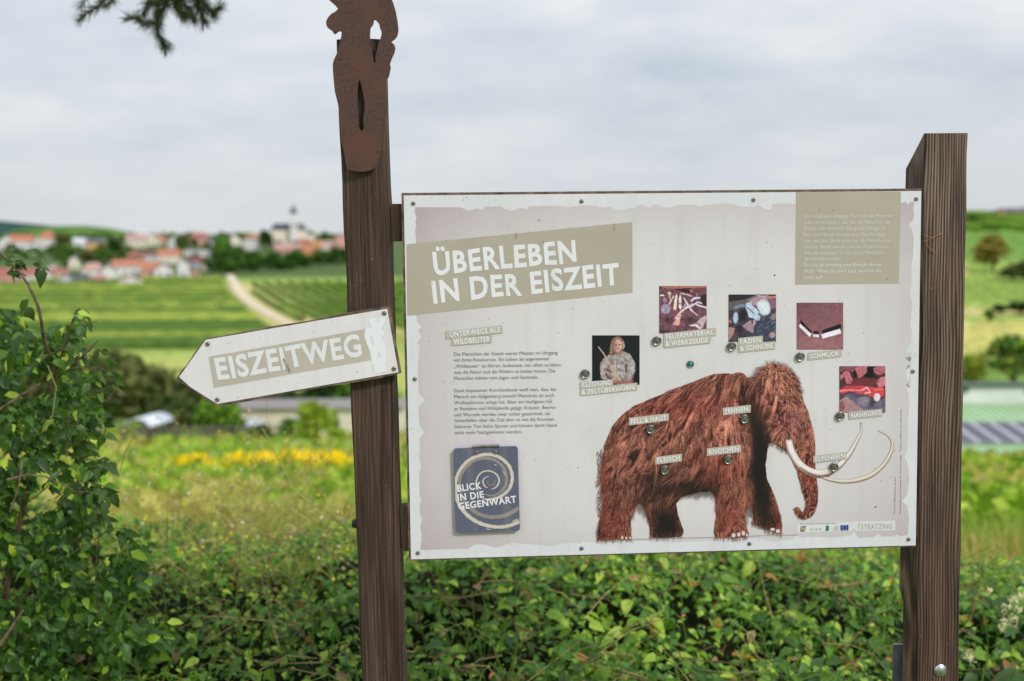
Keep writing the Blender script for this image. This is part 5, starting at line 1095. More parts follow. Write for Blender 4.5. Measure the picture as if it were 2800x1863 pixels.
cv.line(p8([(712,345),(722,392),(705,402)]), 1.5, A3(140, 94, 86), .8); cv.line(p8([(675,434),(745,430)]), 2, A3(136, 78, 80)); cv.ell(1600+760/7.84, 900+385/7.84, 3, 5, A3(216, 178, 166), .6)
cv.line(p8([(620,1135),(760,1150),(900,1140),(1000,1120)]), 8, A3(150, 96, 88)); cv.line(p8([(450,960),(480,1040),(540,1060)]), 6, A3(110, 62, 56)); cv.line(p8([(1020,1030),(1000,1110)]), 5, A3(120, 72, 66))
cv.line(p8([(290,390),(400,530),(500,720),(620,900),(720,1040),(760,1090)]), [3, 3.2, 3.6, 4, 4, 3], A3(184, 150, 120)); cv.line(p8([(400,840),(520,940),(640,1040),(740,1090)]), [2, 3, 3.4, 3], A3(176, 146, 120)); cv.line(p8([(420,850),(560,990),(700,1080)]), 1.2, A3(90, 66, 56))
cv.c *= (.72+.35*vnoise(cv.X, cv.Y, 61, 2.2)+.25*vnoise(cv.X, cv.Y, 62, 7))[..., None]; cv.build('photo_print', bd_, .0012, PIC)
# 2: fire-making materials and tools
cv = box_canvas(1802.7, 782.4, 1933, 913.2, (104, 66, 74)); p8 = sc(1780, 760, 7.84); nz_(cv, 14, 5, .8, (78, 46, 56)); nz_(cv, 6, 8, .4, (136, 94, 104))
cv.poly(p8([(178,180),(1200,165),(1200,210),(500,240),(180,200)]), A3(160, 98, 84)); cv.poly(p8([(480,240),(860,215),(830,330),(640,290)]), A3(44, 24, 34)); cv.ell(1780+1030/7.84, 760+270/7.84, 20, 7, A3(110, 60, 68)); cv.poly(p8([(1050,400),(1195,330),(1195,600),(1080,560)]), A3(48, 26, 34)); cv.poly(p8([(178,180),(240,200),(200,260),(178,260)]), A3(50, 28, 36))
cv.ell(1780+320/7.84, 760+670/7.84, 13, 13, A3(156, 142, 160), 1, .4, .2); cv.line(p8([(300,590),(330,760)]), 3, A3(120, 104, 126), .7); cv.ell(1780+290/7.84, 760+480/7.84, 6, 8, A3(140, 118, 136)); cv.line(p8([(210,378),(268,374)]), 4, A3(222, 212, 206)); cv.line(p8([(225,400),(262,550)]), 2, A3(50, 32, 42))
cv.line(p8([(395,310),(400,420),(420,500)]), [5, 3, 2], A3(200, 156, 132)); cv.line(p8([(365,330),(425,335)]), 3, A3(216, 192, 170)); cv.line(p8([(390,565),(485,395)]), 3, A3(212, 190, 180)); cv.poly(p8([(480,670),(510,440),(550,340),(565,380),(545,690),(500,700)]), A3(226, 202, 176)); cv.ell(1780+510/7.84, 760+680/7.84, 3.5, 2, A3(222, 120, 100))
cv.poly(p8([(600,440),(625,350),(650,420),(655,640),(630,690),(600,640)]), A3(214, 200, 192)); cv.line(p8([(600,560),(655,540)]), 2.4, A3(96, 66, 76)); cv.line(p8([(640,335),(780,360),(870,395)]), 3, A3(206, 176, 150)); cv.line(p8([(710,440),(780,560),(860,690),(1005,810)]), [3, 5, 4, 1.5], A3(206, 194, 206)); cv.line(p8([(850,620),(1000,520),(1080,545)]), 4, A3(200, 186, 198)); cv.line(p8([(870,490),(930,440),(1040,430)]), 5, A3(206, 194, 204)); cv.line(p8([(960,560),(1040,600),(1190,640)]), 4, A3(210, 196, 202)); cv.line(p8([(700,640),(740,560)]), 3, A3(190, 172, 184)); cv.line(p8([(1000,340),(980,400)]), 2, A3(180, 140, 140)); cv.line(p8([(830,260),(890,300)]), 3, A3(160, 120, 126)); cv.line(p8([(900,560),(830,600)]), 3, A3(196, 182, 190))
cv.line(p8([(560,800),(680,700),(790,620)]), [2, 5, 5], A3(222, 196, 182)); cv.poly(p8([(510,860),(560,790),(660,760),(620,900),(610,1010),(580,1025),(460,1000),(540,890)]), A3(208, 152, 140)); cv.line(p8([(520,870),(600,880)]), 2.5, A3(234, 214, 204)); cv.line(p8([(640,770),(690,740)]), 3, A3(150, 90, 86))
cv.poly(p8([(830,1020),(960,980),(1060,870),(1160,810),(1195,820),(1190,880),(1100,1090),(1050,1100),(960,1040)]), A3(186, 160, 168)); cv.line(p8([(840,1025),(960,1020),(1040,1090)]), 3.5, A3(222, 206, 200)); cv.line(p8([(980,970),(1070,1020)]), 3, A3(140, 74, 76)); cv.shade(1780+340/7.84, 760+900/7.84, 9, 7, .4); cv.shade(1780+850/7.84, 760+910/7.84, 12, 8, .35); cv.shade(1780+300/7.84, 760+1160/7.84, 22, 6, .4); cv.shade(1780+690/7.84, 760+890/7.84, 6, 3, .4)
cv.c *= (.72+.35*vnoise(cv.X, cv.Y, 61, 2.2)+.25*vnoise(cv.X, cv.Y, 62, 7))[..., None]; cv.build('photo_print', bd_, .0012, PIC)
# 3: threads and cords
cv = box_canvas(1992.3, 805.6, 2122, 935.4, (58, 52, 62)); p8 = sc(1960, 780, 7.84); nz_(cv, 22, 15, .8, (26, 26, 36)); nz_(cv, 8, 18, .5, (84, 72, 80))
cv.poly(p8([(258,340),(560,300),(860,210),(1000,230),(760,420),(600,400),(400,500),(258,560)]), A3(92, 82, 80)); cv.poly(p8([(258,210),(840,205),(600,310),(258,360)]), A3(36, 32, 38)); cv.ell(1960+900/7.84, 780+340/7.84, 28, 13, A3(168, 132, 138), .9, -.2, .5); cv.ell(1960+1190/7.84, 780+400/7.84, 14, 14, A3(132, 84, 104), .9, 0, .5); cv.line(p8([(1060,230),(1160,270),(1270,250)]), 6, A3(176, 116, 92)); cv.line(p8([(880,230),(1040,250)]), 4, A3(170, 160, 170))
cv.ell(1960+1010/7.84, 780+480/7.84, 17, 22, A3(190, 200, 202), 1, -.25, .3); cv.poly(p8([(860,380),(1000,340),(1100,350),(1120,480),(1140,580),(1080,640),(1000,620),(940,560),(880,540)]), A3(196, 204, 204)); cv.poly(p8([(615,390),(740,365),(760,440),(850,500),(900,600),(935,680),(920,750),(870,770),(780,710),(690,690),(650,600),(620,480)]), A3(172, 188, 202))
cv.ell(1960+405/7.84, 780+700/7.84, 6.5, 15, A3(160, 178, 194), 1, .05, .3); cv.line(p8([(640,470),(740,560),(800,610)]), 2.2, A3(54, 34, 42)); cv.line(p8([(800,450),(920,550)]), 1.8, A3(60, 30, 40)); cv.line(p8([(390,490),(520,440),(610,450)]), 8, A3(112, 130, 150), .8); cv.ell(1960+570/7.84, 780+640/7.84, 13, 16, A3(28, 24, 30), .9, .2, .4); cv.ell(1960+640/7.84, 780+690/7.84, 4, 3, A3(96, 40, 40), .7)
cv.poly(p8([(540,880),(700,760),(820,740),(850,800),(800,880),(780,1040),(640,960)]), A3(146, 120, 128)); cv.poly(p8([(800,880),(900,760),(1100,640),(1265,580),(1265,1210),(980,1210),(980,1080),(810,1080)]), A3(52, 58, 74)); 
for i in range(90): x_, y_ = random.uniform(860, 1260), random.uniform(620, 1190); cv.line(p8([(x_, y_), (x_+random.uniform(20, 60), y_-random.uniform(20, 70))]), random.uniform(.8, 1.8), A3(*random.choice([(24, 26, 36), (96, 106, 124), (122, 124, 138)])), .7)
cv.poly(p8([(255,900),(390,920),(360,1050),(255,1190)]), A3(166, 122, 112)); cv.ell(1960+1190/7.84, 780+1070/7.84, 8, 8, A3(170, 134, 128), .9, .4, .5); cv.ell(1960+1215/7.84, 780+680/7.84, 6, 9, A3(150, 122, 112), .8, .3, .6); cv.ell(1960+790/7.84, 780+790/7.84, 5, 6, A3(178, 140, 136), .8); cv.ell(1960+760/7.84, 780+790/7.84, 2, 5, A3(20, 16, 22)); cv.line(p8([(255,760),(300,790)]), 6, A3(170, 126, 110), .8)
cv.c *= (.72+.35*vnoise(cv.X, cv.Y, 61, 2.2)+.25*vnoise(cv.X, cv.Y, 62, 7))[..., None]; cv.build('photo_print', bd_, .0012, PIC)
# 4: ivory jewellery on reddish leather
cv = box_canvas(2178.7, 828.0, 2306.5, 956.8, (124, 80, 84)); p4_ = sc(2150, 800, 4.355)
for i in range(900): x_, y_ = random.uniform(125, 680), random.uniform(122, 685); cv.line(p4_([(x_, y_), (x_+random.uniform(-6, 6), y_+random.uniform(3, 9))]), .9, A3(*random.choice([(96, 56, 62), (150, 104, 108), (104, 62, 68)])), .6)
cv.shade(2186, 834, 60, 30, .72); cv.ell(2243, 948, 80, 30, A3(170, 118, 120), .35, 0, 1)
cv.poly(p4_([(172,325),(305,465),(300,490),(160,380)]), A3(20, 14, 22)); cv.poly(p4_([(150,405),(165,372),(300,495),(280,530)]), A3(214, 206, 206)); cv.poly(p4_([(325,462),(385,458),(388,500),(322,495)]), A3(22, 16, 24)); cv.poly(p4_([(318,498),(388,500),(384,535),(322,528)]), A3(210, 200, 200)); cv.poly(p4_([(430,448),(648,372),(652,445),(430,505)]), A3(18, 14, 22)); cv.poly(p4_([(415,500),(640,432),(655,488),(430,550)]), A3(220, 212, 216)); cv.line(p4_([(395,470),(415,540)]), 4, A3(120, 70, 76)); cv.line(p4_([(155,400),(280,520)]), 1.2, A3(240, 236, 232), .6)
cv.c *= (.72+.35*vnoise(cv.X, cv.Y, 61, 2.2)+.25*vnoise(cv.X, cv.Y, 62, 7))[..., None]; cv.build('photo_print', bd_, .0012, PIC)
# 5: hands, meat and stones
cv = box_canvas(2295.3, 1001.8, 2421.5, 1129.5, (86, 50, 62)); nz_(cv, 12, 25, .5, (60, 36, 48))
cv.poly(p4_([(637,882),(1188,875),(1180,1060),(640,1080)]), A3(70, 38, 50)); cv.poly(p4_([(975,880),(1035,880),(1040,960),(1075,1010),(930,1020),(945,930)]), A3(20, 14, 20)); cv.poly(p4_([(800,900),(850,980),(830,1020),(790,1000)]), A3(28, 18, 24)); cv.poly(p4_([(640,885),(820,882),(800,950),(700,920),(640,960)]), A3(120, 72, 82))
for pl_, c_ in (([(640,990),(700,935),(745,940),(790,1040),(780,1090),(720,1090),(690,1000),(650,1040)], (186, 106, 112)), ([(815,900),(870,880),(960,880),(960,950),(900,1000),(860,1030),(840,960)], (178, 98, 104)), ([(1040,900),(1110,880),(1186,880),(1180,960),(1110,985),(1050,960)], (166, 92, 98)), ([(1060,1070),(1130,1010),(1186,1000),(1180,1110),(1110,1130)], (192, 112, 122))): cv.poly(p4_(pl_), A3(*c_))
for a, b_ in (((670,960),(740,1080)), ((700,945),(768,1070)), ((880,890),(862,1000)), ((915,885),(905,985)), ((1060,920),(1150,960)), ((1070,1085),(1150,1040)), ((1120,890),(1100,930))): cv.line(p4_([a, b_]), 1.6, A3(104, 48, 58), .8)
cv.ell(2150+930/4.355, 800+1065/4.355, 38, 10, A3(100, 44, 44), 1, -.05, .3); cv.poly(p4_([(632,1160),(720,1110),(900,1110),(1040,1130),(1160,1120),(1170,1230),(1110,1260),(1010,1240),(900,1210),(760,1180),(650,1210)]), A3(190, 62, 70)); cv.line(p4_([(640,1175),(760,1160),(880,1170)]), 3, A3(220, 150, 150), .8); cv.line(p4_([(900,1165),(960,1130),(1000,1190),(940,1200)]), 3, A3(228, 190, 190), .9); cv.line(p4_([(1050,1160),(1150,1150)]), 3, A3(222, 120, 110), .8); cv.line(p4_([(660,1140),(820,1120)]), 2, A3(150, 40, 48), .8)
cv.poly(p4_([(632,1290),(720,1210),(860,1200),(1000,1240),(1030,1330),(1176,1250),(1176,1430),(630,1436)]), A3(92, 84, 104)); cv.ell(2150+920/4.355, 800+1295/4.355, 17, 13, A3(128, 114, 124), 1, .1, .4); cv.ell(2150+1080/4.355, 800+1250/4.355, 8.5, 11, A3(206, 204, 200), 1, .1, .3); cv.poly(p4_([(632,1290),(720,1240),(860,1350),(930,1400),(760,1436),(630,1436)]), A3(152, 116, 116)); cv.ell(2150+660/4.355, 800+1360/4.355, 9, 14, A3(120, 66, 62), .8)
for i in range(160): x_, y_ = random.uniform(640, 1170), random.uniform(1230, 1430); cv.line(p4_([(x_, y_), (x_+random.uniform(4, 14), y_+random.uniform(-5, 5))]), 1, A3(*random.choice([(60, 52, 70), (150, 142, 158), (180, 160, 156)])), .5)
cv.shade(2150+1020/4.355, 800+1320/4.355, 8, 12, .35); cv.shade(2150+880/4.355, 800+1230/4.355, 22, 4, .4)
cv.c *= (.72+.35*vnoise(cv.X, cv.Y, 61, 2.2)+.25*vnoise(cv.X, cv.Y, 62, 7))[..., None]; cv.build('photo_print', bd_, .0012, PIC)

# ------------------------------------------------------------------ arrow-shaped direction sign
cs = crop(460, 800, 3.367); ZS = .006; cw = lambda pts, z=ZS: [cs(*q, z) for q in pts]
su, sv = cs(1180, 600, ZS)
ds = broot('direction_sign', su, sv, 0, 'white wooden arrow sign lettered in tan, pointing left on the left post', 'direction sign')
def loc(pts): return [(a-su, b_-sv) for a, b_ in pts]
outer = cw([(75,795),(110,735),(165,668),(235,565),(330,430),(620,378),(980,308),(1240,272),(1600,196),(2035,122),(2085,420),(2140,745),(1900,800),(1460,868),(1100,930),(700,1010),(445,1050),(250,922)])
v, f = poly_solid([loc(outer)], -.020, ZS-.002); MB().add(v, f).build('backing_board', M['ply'], ds)
v, f = poly_solid([loc(cw([(100,778),(345,436),(2016,150),(2120,735),(450,1027),(200,868)]))], ZS-.002, ZS); MB().add(v, f).build('face_sheet', print_mat('sign_white', C(212, 207, 202, K), .03), ds)
q = MB(); quad(q, loc(cw([(372,592),(1812,338),(1868,622),(420,878)])), ZS+.0004); q.build('banner', PTL, ds)
q = MB(); text(q, 'EISZEITWEG', cs(461,810,ZS), cs(1790,584,ZS), .0505, .034, ZS+.0008, .04, origin=(su, sv)); q.build('lettering', print_mat('sign_letter', C(214, 213, 208, K), .01), ds)
c9 = lambda pts: [B(960+a/8.253, 840+b_/8.253, ZS) for a, b_ in pts]
fig = c9([(400,290),(430,262),(480,250),(540,248),(575,270),(592,320),(604,352),(640,265),(690,205),(740,190),(778,230),(772,330),(735,420),(680,510),(735,535),(768,590),(740,655),(692,682),(720,760),(768,850),(788,960),(786,1060),(798,1180),(795,1462),(548,1498),(520,1400),(482,1275),(452,1150),(440,1020),(402,940),(370,860),(342,795),(350,770),(312,720),(300,620),(318,500),(370,468),(455,460),(430,400),(402,350)])
h1 = c9([(445,635),(475,655),(492,700),(500,790),(508,870),(492,885),(470,810),(440,760),(422,710)]); h2 = c9([(622,995),(636,1060),(648,1110),(640,1155),(615,1160),(602,1110),(612,1050)])
v, f = poly_solid([loc(fig), loc(h1), loc(h2)], None, ZS+.0006); MB().add(v, f).build('figure_print', PL, ds)
for (x, y) in [(362,475),(1988,193),(452,987),(2078,703)]:
    u, v = cs(x, y, ZS); screw(ds, u-su, v-sv, ZS, 1.1)
tw2 = MB().tube([(*[a-b_ for a, b_ in zip(cs(x, y, ZS), (0, 0))], ZS+.0025+z_) for x, y, z_ in ((1062,607,0), (1078,640,.002), (1100,680,.003), (1126,728,.001))], [.0010, .0008, .0011, .0008], 6)
for a in ((1100,680),(1112,660)),: tw2.tube([(*cs(*a[0], ZS), ZS+.005), (*cs(*a[1], ZS), ZS+.006)], .0004, 5)
tg = empty('twig', BM); tag(tg, 'short dry brown twig stuck to the lettering of the arrow sign', 'twig'); tw2.build('stem', M['twig'], tg)

# ------------------------------------------------------------------ rusty steel figure on the left post
c2 = crop(860, 0, 2.8); ZF = .004; g2 = lambda pts: [c2(*q, ZF) for q in pts]
outl = g2([(112,0),(180,68),(130,105),(100,140),(88,175),(98,210),(130,232),(145,254),(160,260),(180,243),(200,238),(207,256),(200,300),(188,350),(168,415),(150,455),(140,490),(142,560),(147,620),(155,700),(170,760),(183,820),(188,900),(195,1000),(205,1080),(222,1150),(235,1230),(242,1272),(268,1303),(340,1315),(400,1312),(445,1298),(478,1270),(495,1215),(510,1130),(525,1020),(540,950),(553,880),(558,790),(548,710),(545,612),(565,595),(575,560),(583,515),(578,485),(600,430),(618,380),(612,345),(588,320),(615,300),(635,270),(642,225),(635,160),(622,90),(605,30),(592,0),(560,-60),(500,-95),(450,-102),(462,-150),(450,-220),(400,-272),(330,-275),(285,-235),(272,-180),(245,-200),(200,-320),(140,-345),(100,-290),(120,-180),(105,-120),(60,-50)])
hA = g2([(455,155),(470,155),(495,185),(500,215),(512,240),(510,280),(490,330),(478,390),(468,440),(468,475),(452,478),(448,440),(440,390),(428,330),(425,260),(430,215),(450,185)])
hB = g2([(345,615),(355,640),(368,700),(383,780),(380,850),(373,920),(378,975),(368,1000),(355,1000),(342,980),(338,920),(335,850),(328,760),(330,690),(336,630)])
fu, fv = c2(350, 1000, ZF); fg = broot('steel_figure', fu, fv, ZF, 'rusty brown steel cut-out figure of a hunter screwed to the top of the left post', 'figure')
def smooth(lp):
    out = []; n_ = len(lp)
    for i in range(n_):
        p0, p1, p2, p3 = [np.array(lp[(i+j) % n_]) for j in (-1, 0, 1, 2)]
        for t in (0, .33, .66): out.append(tuple(.5*((2*p1)+(-p0+p2)*t*.8+(2*p0*0+0)*0+( -3*p1+3*p2)*0)+0*p0) if False else tuple(p1+(p2-p1)*t+ (t*(1-t))*.22*((p1-p0)-(p3-p2))))
    return out
v, f = poly_solid([[(a-fu, b_-fv) for a, b_ in smooth(lp)] for lp in (outl, hA, hB)], -.005, 0); MB().add(v, f).build('plate', M['rust'], fg)
for (x, y) in [(195,450),(487,1160)]:
    u, v = c2(x, y, ZF); MB().lathe([(.003, 0), (.0028, .0008), (.0002, .0014)], 12).build('rivet', M['rust'], fg, True, loc=(u-fu, v-fv, 0))
MB().box(-.012, .012, -.02, .02, -.0279, -.0052).build('spacer', M['screw_dark'], fg, loc=(-.032, .04, 0)); MB().box(-.012, .012, -.02, .02, -.0279, -.0052).build('spacer', M['screw_dark'], fg, loc=(.0, -.07, 0))

# ------------------------------------------------------------------ near vegetation
def Hs(x, y): return Hn(x, y)
GREEN = [C(104, 146, 40), C(84, 126, 40), C(122, 160, 48), C(82, 126, 50), C(60, 98, 36)]; GL = [C(156, 186, 60), C(172, 196, 72)]; DRY = [C(168, 138, 96), C(150, 112, 76), C(186, 160, 112)]
def unproj(px, py, d):
    """arrays of photo pixels and depths -> world points"""
    r0 = np.array(ray(0, 0)[:]); rx = np.array(ray(1, 0)[:])-r0; ry = np.array(ray(0, 1)[:])-r0
    R_ = r0+np.asarray(px)[:, None]*rx+np.asarray(py)[:, None]*ry; return np.array(CAMLOC[:])+R_*(np.asarray(d)/R_[:, 1])[:, None]
# bramble bank: a low thicket of creepers behind the posts
def bank_top(x, y):
    """height of the thicket: rises from the front to a crest, drops behind; lower on the right"""
    s = x/y; crest = .36+np.interp(s, [-.6, -.45, -.37, -.29, -.18, -.10, .15, .29, .386, .48, .65], [.25, .07, .0, -.04, .03, .04, .0, -.05, -.16, -.21, -.20])
    t = np.clip((y-2.9)/1.0, 0, 1); back = np.clip((y-4.0)/.9, 0, 1); z = (.06)*(1-t)+crest*t; z = z*(1-back*back)+(-.25)*back*back
    return z+(vnoise(x, y, 41, .34)-.5)*.22+(vnoise(x, y, 43, .12)-.5)*.08
def mk_bank():
    parts = []; n_ = 34000
    y = 2.75+rng.beta(1.6, 1.9, n_)*2.1; x = rng.uniform(-.72, .72, n_)*y; dep = rng.exponential(.05, n_); z = bank_top(x, y)-dep+.03
    keep = rng.uniform(0, 1, n_) < (.30+.70*np.clip((vnoise(x, y, 51, .13)-.22)*3.2, 0, 1)); x, y, z, dep = x[keep], y[keep], z[keep], dep[keep]; n_ = len(x)
    pos = np.stack([x, y, z], 1); d = rdir(n_, -.7, .25); d[:, 1] -= .5; d /= np.linalg.norm(d, axis=1, keepdims=True); up = rdir(n_)*.5+np.array([0, -.45, 1.0])
    patch = vnoise(x, y, 61, .5)[:, None]; c_ = tints(n_, GREEN, .25)*(1.0+.5*(patch-.5)); l_ = (rng.uniform(0, 1, n_) < .14+.2*(patch[:, 0]-.5)); c_[l_] = tints(l_.sum(), GL, .15)
    dr = rng.uniform(0, 1, n_) < .035; c_[dr] = tints(dr.sum(), DRY+[C(196, 130, 70)], .2); sz = rng.gamma(3.2, .0103, n_)*(1+.25*(vnoise(x, y, 71, .4)-.5))
    sz *= np.interp(x/y, [-.6, -.3, -.15, .1], [.85, .8, .85, 1.0]); parts.append(leaves(pos, d, up, sz, c_, width=1.0)); return cat(parts)
V, Fc, T = mk_bank(); tag(link('creeper_thicket', npmesh('creeper_thicket', V, Fc, M['leaf'], T, False)), 'dense low thicket of green bramble and ivy leaves behind the posts', 'undergrowth', kind='stuff')
# raised humus sheet, coloured as the dark shade in leaf gaps, and twigs
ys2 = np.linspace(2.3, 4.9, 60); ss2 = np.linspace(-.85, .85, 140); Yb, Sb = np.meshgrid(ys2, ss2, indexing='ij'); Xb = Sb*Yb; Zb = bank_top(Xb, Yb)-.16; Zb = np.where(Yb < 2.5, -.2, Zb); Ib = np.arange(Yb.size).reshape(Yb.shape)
tag(link('humus_gap_shade', npmesh('humus_gap_shade', np.stack([Xb, Yb, Zb], -1).reshape(-1, 3), np.stack([Ib[:-1, :-1], Ib[:-1, 1:], Ib[1:, 1:], Ib[1:, :-1]], -1).reshape(-1, 4), noise_mat('humus_gap_shade', C(22, 26, 14), C(40, 46, 24), 20, rough=1, spec=.05), None, True)), kind='structure')
def stalks(name, n_, fn, mat, label, cat_):
    """thin curved stems; fn(i) -> (points, radius, colour)"""
    V = []; F = []; T = []
    for i in range(n_):
        r_ = fn(i)
        if r_ is None: continue
        pts, rad, col = r_; mb = MB().tube(pts, rad, 4); b_ = len(V); V += mb.v; F += [tuple(b_+k_ for k_ in fc) for fc in mb.f]; T += [tuple(col[:3])+(1,)]*len(mb.v)
    me = mesh(name, V, F, mat); a = me.color_attributes.new('tint', 'FLOAT_COLOR', 'POINT'); a.data.foreach_set('color', np.array(T, np.float32).ravel())
    return tag(link(name, me), label, cat_, kind='stuff')
def dead(i):
    y = random.uniform(2.9, 4.2); x = random.uniform(-.6, .62)*y; z = float(bank_top(np.array([x]), np.array([y]))[0])+random.uniform(-.03, .07); a = random.uniform(0, 6.28); L_ = random.uniform(.08, .34); tz = random.uniform(-.6, .8); bend = random.uniform(-.04, .04)
    d = Vector((math.cos(a), math.sin(a)*.5, tz)).normalized()*L_; p = Vector((x, y, z)); return ([p, p+d*.5+Vector((0, 0, bend)), p+d], [.0022, .0018, .001], random.choice([C(158, 138, 96), C(128, 104, 80), C(182, 160, 112), C(120, 116, 66), C(122, 92, 76)]))
stalks('dead_stems', 480, dead, M['straw'], 'dry brown stems and twigs lying in the creeper thicket', 'dry stems')
def blade(i):
    y = random.uniform(2.85, 3.9); x = random.uniform(-.5, .62)*y; z = float(bank_top(np.array([x]), np.array([y]))[0])-.05; a = random.uniform(-1.2, 1.2); h = random.uniform(.12, .30)
    p = Vector((x, y, z)); return ([p, p+Vector((math.sin(a)*h*.2, -.02, h*.6)), p+Vector((math.sin(a)*h*.55, -.05, h*.85)), p+Vector((math.sin(a)*h*.95, -.07, h*.75))], [.0028, .0026, .0018, .0004], random.choice([C(120, 156, 66), C(104, 146, 60), C(140, 164, 84)]))
stalks('grass_blades', 260, blade, M['leaf'], 'arching green grass blades growing up through the creeper thicket', 'grass')
def cane(px, py, px2, py2, d, d2, sag): p0 = at(px, py, d); p1 = at(px2, py2, d2); return [p0.lerp(p1, t)+Vector((0, 0, sag*math.sin(t*math.pi))) for t in [i/8 for i in range(9)]]
# grass blades in the meadow just beyond
def grass():
    n_ = 42000; y = 4.3*np.exp(rng.uniform(0, 1.35, n_)); x = rng.uniform(-.62, .62, n_)*y; g = vnoise(x, y, 81, .7); k_ = rng.uniform(0, 1, n_) < .25+.9*g; x, y, g = x[k_], y[k_], g[k_]; n_ = len(x)
    z = Hs(x, y)+np.where((y > 5), (vnoise(x, y, 21, 1.6)-.5)*.22, 0); h = rng.uniform(.10, .34, n_)*(.6+.8*vnoise(x, y, 83, 1.1)); a = rng.uniform(0, 6.28, n_); w = .004+.0016*y/5
    ln = rng.uniform(.1, .6, n_); dx, dy = np.cos(a), np.sin(a); wx, wy = -dy*w, dx*w; P = np.zeros((n_, 5, 3))
    for k2, (t, s) in enumerate(((0, 1), (0, -1), (.55, .8), (.55, -.8), (1, 0))):
        P[:, k2, 0] = x+dx*ln*h*t*t+wx*s; P[:, k2, 1] = y+dy*ln*h*t*t+wy*s; P[:, k2, 2] = z+h*t*(1-.15*t*ln)
    F = np.array([(0,1,3),(0,3,2),(2,3,4)])[None]+(np.arange(n_)*5)[:, None, None]; c_ = tints(n_, [C(144, 166, 62), C(122, 152, 54), C(160, 174, 82), C(128, 160, 58)], .2); st_ = (vnoise(x, y, 85, 1.3) > .66); c_[st_] = tints(st_.sum(), [C(176, 164, 92), C(160, 152, 80), C(188, 172, 104), C(140, 150, 66)], .15)
    T = np.repeat(np.concatenate([c_, np.ones((n_, 1))], 1), 5, 0); return P.reshape(-1, 3), F.reshape(-1, 3), T
V, Fc, T = grass(); tag(link('meadow_grass', npmesh('meadow_grass', V, Fc, M['straw'], T)), 'green and straw-coloured meadow grass on the slope beyond the thicket', 'grass', kind='stuff')
n_ = 15000; y = 11*np.exp(rng.uniform(0, 1.75, n_)); x = rng.uniform(-.62, .62, n_)*y; z = Hs(x, y)+rng.uniform(0, .25, n_); q_ = vnoise(x, y, 95, 2.4)*.6+vnoise(x, y, 96, 7)*.4; k_ = rng.uniform(0, 1, n_) < .3+q_; x, y, z, q_ = x[k_], y[k_], z[k_], q_[k_]; n_ = len(x)
c_ = np.where((q_ > .60)[:, None], tints(n_, [C(186, 180, 104), C(172, 170, 88), C(158, 150, 84)], .2), tints(n_, [C(150, 178, 60), C(124, 160, 52), C(166, 186, 74), C(108, 142, 50)], .22))
V, Fc, T = leaves(np.stack([x, y, z], 1), rdir(n_, .1, 1), rdir(n_), rng.uniform(.10, .26, n_)*(.8+y/60), c_, TQ, TQF); tag(link('meadow_tufts', npmesh('meadow_tufts', V, Fc, M['far_leaf'], T)), 'uneven tufts of tall grass and herbs all over the sloping meadow', 'grass tufts', kind='stuff')
# tall dry weeds with tiny flowers between shrub and post
WV = []; WF = []; WT = []; heads = []; hc = []
def add_stem(pts, rad, col):
    mb = MB().tube(pts, rad, 3); b_ = len(WV); WV.extend(mb.v); WF.extend([tuple(b_+k_ for k_ in fc) for fc in mb.f]); WT.extend([tuple(col[:3])+(1,)]*len(mb.v))
for i in range(330):
    y = random.uniform(3.8, 6.0); s = random.triangular(-.50, -.13, -.27) if i < 265 else random.uniform(-.14, .62); x = s*y; z = H(x, y)-.05; h = random.choice([random.uniform(.4, .8), random.uniform(.4, .8), random.uniform(.4, .8), random.uniform(.75, 1.15)])*(1.0 if s < -.12 else .42); lean = random.uniform(-.25, .45); col = random.choice([C(176, 168, 100), C(148, 164, 76), C(190, 166, 112), C(132, 156, 66), C(124, 150, 60)])
    a = random.uniform(-.25, .25); top = Vector((x+lean*h, y+a*h, z+h)); mid = Vector((x+lean*h*.3, y+a*h*.4, z+h*.55)); add_stem([Vector((x, y, z)), mid, top], [.0032, .0024, .0010], col)
    for b_ in range(random.randint(3, 8)):
        t = random.uniform(.45, 1); p = mid.lerp(top, (t-.45)/.55); q = p+Vector((random.uniform(-.14, .14), random.uniform(-.08, .08), random.uniform(.04, .15))); add_stem([p, (p+q)/2+Vector((0, 0, .012)), q], [.0014, .0011, .0006], col)
        for u_ in range(random.randint(2, 5)):
            heads.append(tuple(q.lerp(p, random.uniform(0, .5))+Vector((random.gauss(0, .012), random.gauss(0, .012), random.gauss(0, .012))))); hc.append(random.choices([C(206, 196, 70), C(166, 136, 92), C(150, 158, 80), C(200, 194, 170), C(122, 92, 76)], [.22, .3, .3, .1, .08])[0][:3])
hp = np.array(heads); v, f, t = leaves(hp, rdir(len(hp)), rdir(len(hp)), rng.uniform(.010, .020, len(hp)), np.array(hc), TPL, TF, 1.2); f = f+len(WV); WV.extend(map(tuple, v)); WF.extend(map(tuple, f)); WT.extend(map(tuple, t))
n_ = 3000; y = rng.uniform(3.9, 6.0, n_); x = rng.triangular(-.5, -.28, -.1, n_)*y; z = Hs(x, y)+rng.uniform(.05, .55, n_); v, f, t = leaves(np.stack([x, y, z], 1), rdir(n_, 0, 1), rdir(n_), rng.uniform(.02, .05, n_), tints(n_, [C(120, 150, 62), C(148, 160, 72), C(176, 168, 100), C(98, 130, 66)], .2), width=.7); f = f+len(WV); WV.extend(map(tuple, v)); WF.extend(map(tuple, f)); WT.extend(map(tuple, t))
me = mesh('dry_weeds', WV, WF, M['straw']); a = me.color_attributes.new('tint', 'FLOAT_COLOR', 'POINT'); a.data.foreach_set('color', np.array(WT, np.float32).ravel())
tag(link('dry_weeds', me), 'tall straw-coloured weeds with tiny yellow flower heads between the shrub and the left post', 'weeds', kind='stuff')

